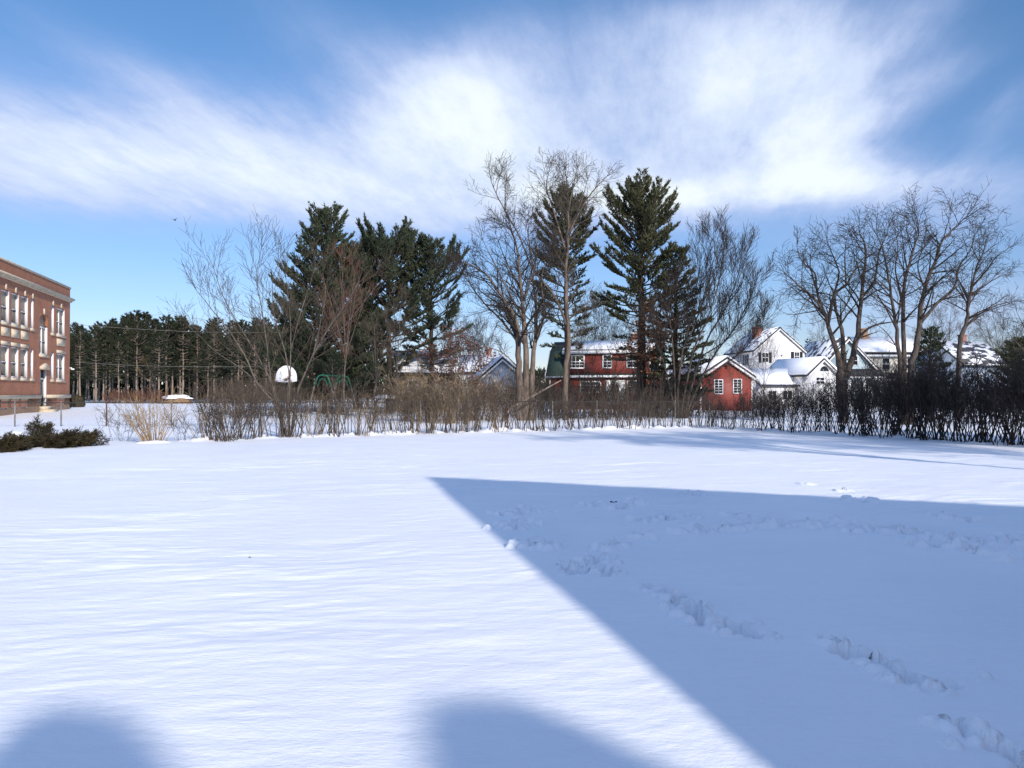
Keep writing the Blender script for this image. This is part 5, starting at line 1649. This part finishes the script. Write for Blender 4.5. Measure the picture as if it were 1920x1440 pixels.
for b in ((330, 280, 440, 80, -2, .85), (100, 300, 260, 70, 0, .45), (800, 200, 170, 75, 0, .75), (865, 190, 85, 60, 0, .75), (250, 388, 360, 26, 0, .22), (280, 150, 240, 40, -22, .30), (680, 110, 260, 45, -24, .24),
          (1130, 250, 230, 130, 0, .40), (1410, 125, 190, 80, 0, .52), (1470, 115, 100, 60, 0, .55), (1510, 285, 120, 55, -20, .75), (1330, 250, 200, 100, 0, .20),
          (1620, 130, 170, 30, 34, .42), (1660, 205, 130, 28, 26, .45), (1420, 350, 230, 22, 0, .75), (900, 370, 560, 42, 0, .36), (1250, 385, 330, 22, 0, .25), (1895, 195, 60, 34, 28, .42),
          (1800, 395, 260, 55, 0, .40), (1750, 590, 190, 55, 0, .55), (1300, 30, 280, 45, 0, .30), (930, 650, 140, 40, 0, .40), (150, 520, 200, 14, 4, .12), (1000, 330, 300, 70, 0, .18)):
    o = blob(*b); acc = o if acc is None else mth('ADD', acc, o)
# the rest of the sky, out of the picture, carries the same thin cloud
behind = mth('MULTIPLY', mth('LESS_THAN', Y, .25), .45)
acc = mth('ADD', acc, mth('MULTIPLY', mth('SMOOTH_MIN', mth('MAXIMUM', mth('MULTIPLY_ADD', Y, -1.6, .95), 0.0), 1.0, .2), .48))
dens = mth('MULTIPLY', acc, mth('MULTIPLY_ADD', mth('SUBTRACT', streak, .5), 1.6, 1.0))
dens = mth('ADD', dens, mth('MULTIPLY', mth('MULTIPLY', mth('SUBTRACT', fibre, .5), .75), mth('MINIMUM', acc, .7)))
dens = mth('ADD', dens, mth('MULTIPLY', mth('MULTIPLY', mth('SUBTRACT', puff, .5), .9), mth('MINIMUM', acc, .8)))
def ss_(v, lo, hi):
    n = N.new('ShaderNodeMapRange'); n.interpolation_type = 'SMOOTHSTEP'; Lk.new(v, n.inputs[0])
    n.inputs[1].default_value = lo; n.inputs[2].default_value = hi; return n.outputs[0]
fac = ss_(dens, .02, 1.15)
fac = mth('MULTIPLY', fac, .93)
crp = N.new('ShaderNodeValToRGB')
crp.color_ramp.elements[0].position = .0; crp.color_ramp.elements[0].color = (.50, .60, .90, 1)
e = crp.color_ramp.elements.new(.55); e.color = (.68, .78, .98, 1)
crp.color_ramp.elements[-1].position = 1.0; crp.color_ramp.elements[-1].color = (.93, 1.0, 1.0, 1)
Lk.new(ss_(dens, .30, 1.95), crp.inputs['Fac'])
CS = 7.0
cl = N.new('ShaderNodeVectorMath'); cl.operation = 'SCALE'; Lk.new(crp.outputs['Color'], cl.inputs[0]); cl.inputs['Scale'].default_value = CS
tint = N.new('ShaderNodeMix'); tint.data_type = 'RGBA'; tint.blend_type = 'MULTIPLY'; tint.inputs['Factor'].default_value = 1
Lk.new(sky.outputs[0], tint.inputs['A']); tr_ = N.new('ShaderNodeValToRGB'); ce = tr_.color_ramp.elements
ce[0].position = 0.0; ce[0].color = (.64, .64, .82, 1); ce[1].position = 1.0; ce[1].color = (1.65, 1.68, 1.68, 1)
for p_, c_ in ((.22, (.63, .76, .94)), (.45, (.62, .88, 1.06)), (.62, (1.45, 1.6, 1.8))):
    q_ = ce.new(p_); q_.color = (*c_, 1)
Lk.new(Z, tr_.inputs['Fac']); Lk.new(tr_.outputs['Color'], tint.inputs['B'])
mx = N.new('ShaderNodeMix'); mx.data_type = 'RGBA'
Lk.new(fac, mx.inputs['Factor']); Lk.new(tint.outputs['Result'], mx.inputs['A']); Lk.new(cl.outputs[0], mx.inputs['B'])
bg = N.new('ShaderNodeBackground'); bg.inputs['Strength'].default_value = .15
Lk.new(mx.outputs['Result'], bg.inputs['Color'])
wo = N.new('ShaderNodeOutputWorld'); Lk.new(bg.outputs[0], wo.inputs['Surface'])

sl = bpy.data.lights.new('sun', 'SUN'); sl.energy = 4.5; sl.angle = R(.6); sl.color = (1.0, .915, .825)
so = bpy.data.objects.new('sun', sl); COL.objects.link(so); so.rotation_mode = 'QUATERNION'
so.rotation_quaternion = SUN.to_track_quat('Z', 'Y'); so.location = (20, -20, 30)

# ------------------------------------------------------------------ camera
cd = bpy.data.cameras.new('camera'); cd.sensor_width = 36; cd.lens = 36 * F / 1920; cd.clip_end = 5000; cd.clip_start = .05
co = bpy.data.objects.new('camera', cd); COL.objects.link(co)
co.location = (0, 0, H); co.rotation_euler = (R(90) + math.atan((HY - 720) / F), 0, 0)
sc.camera = co
sc.view_settings.view_transform = 'Standard'; sc.view_settings.look = 'None'
sc.view_settings.exposure = 0.0; sc.view_settings.gamma = 1.0; sc.view_settings.use_curve_mapping = False
sc.cycles.max_bounces = 6; sc.cycles.diffuse_bounces = 3; sc.cycles.glossy_bounces = 2; sc.cycles.transparent_max_bounces = 4
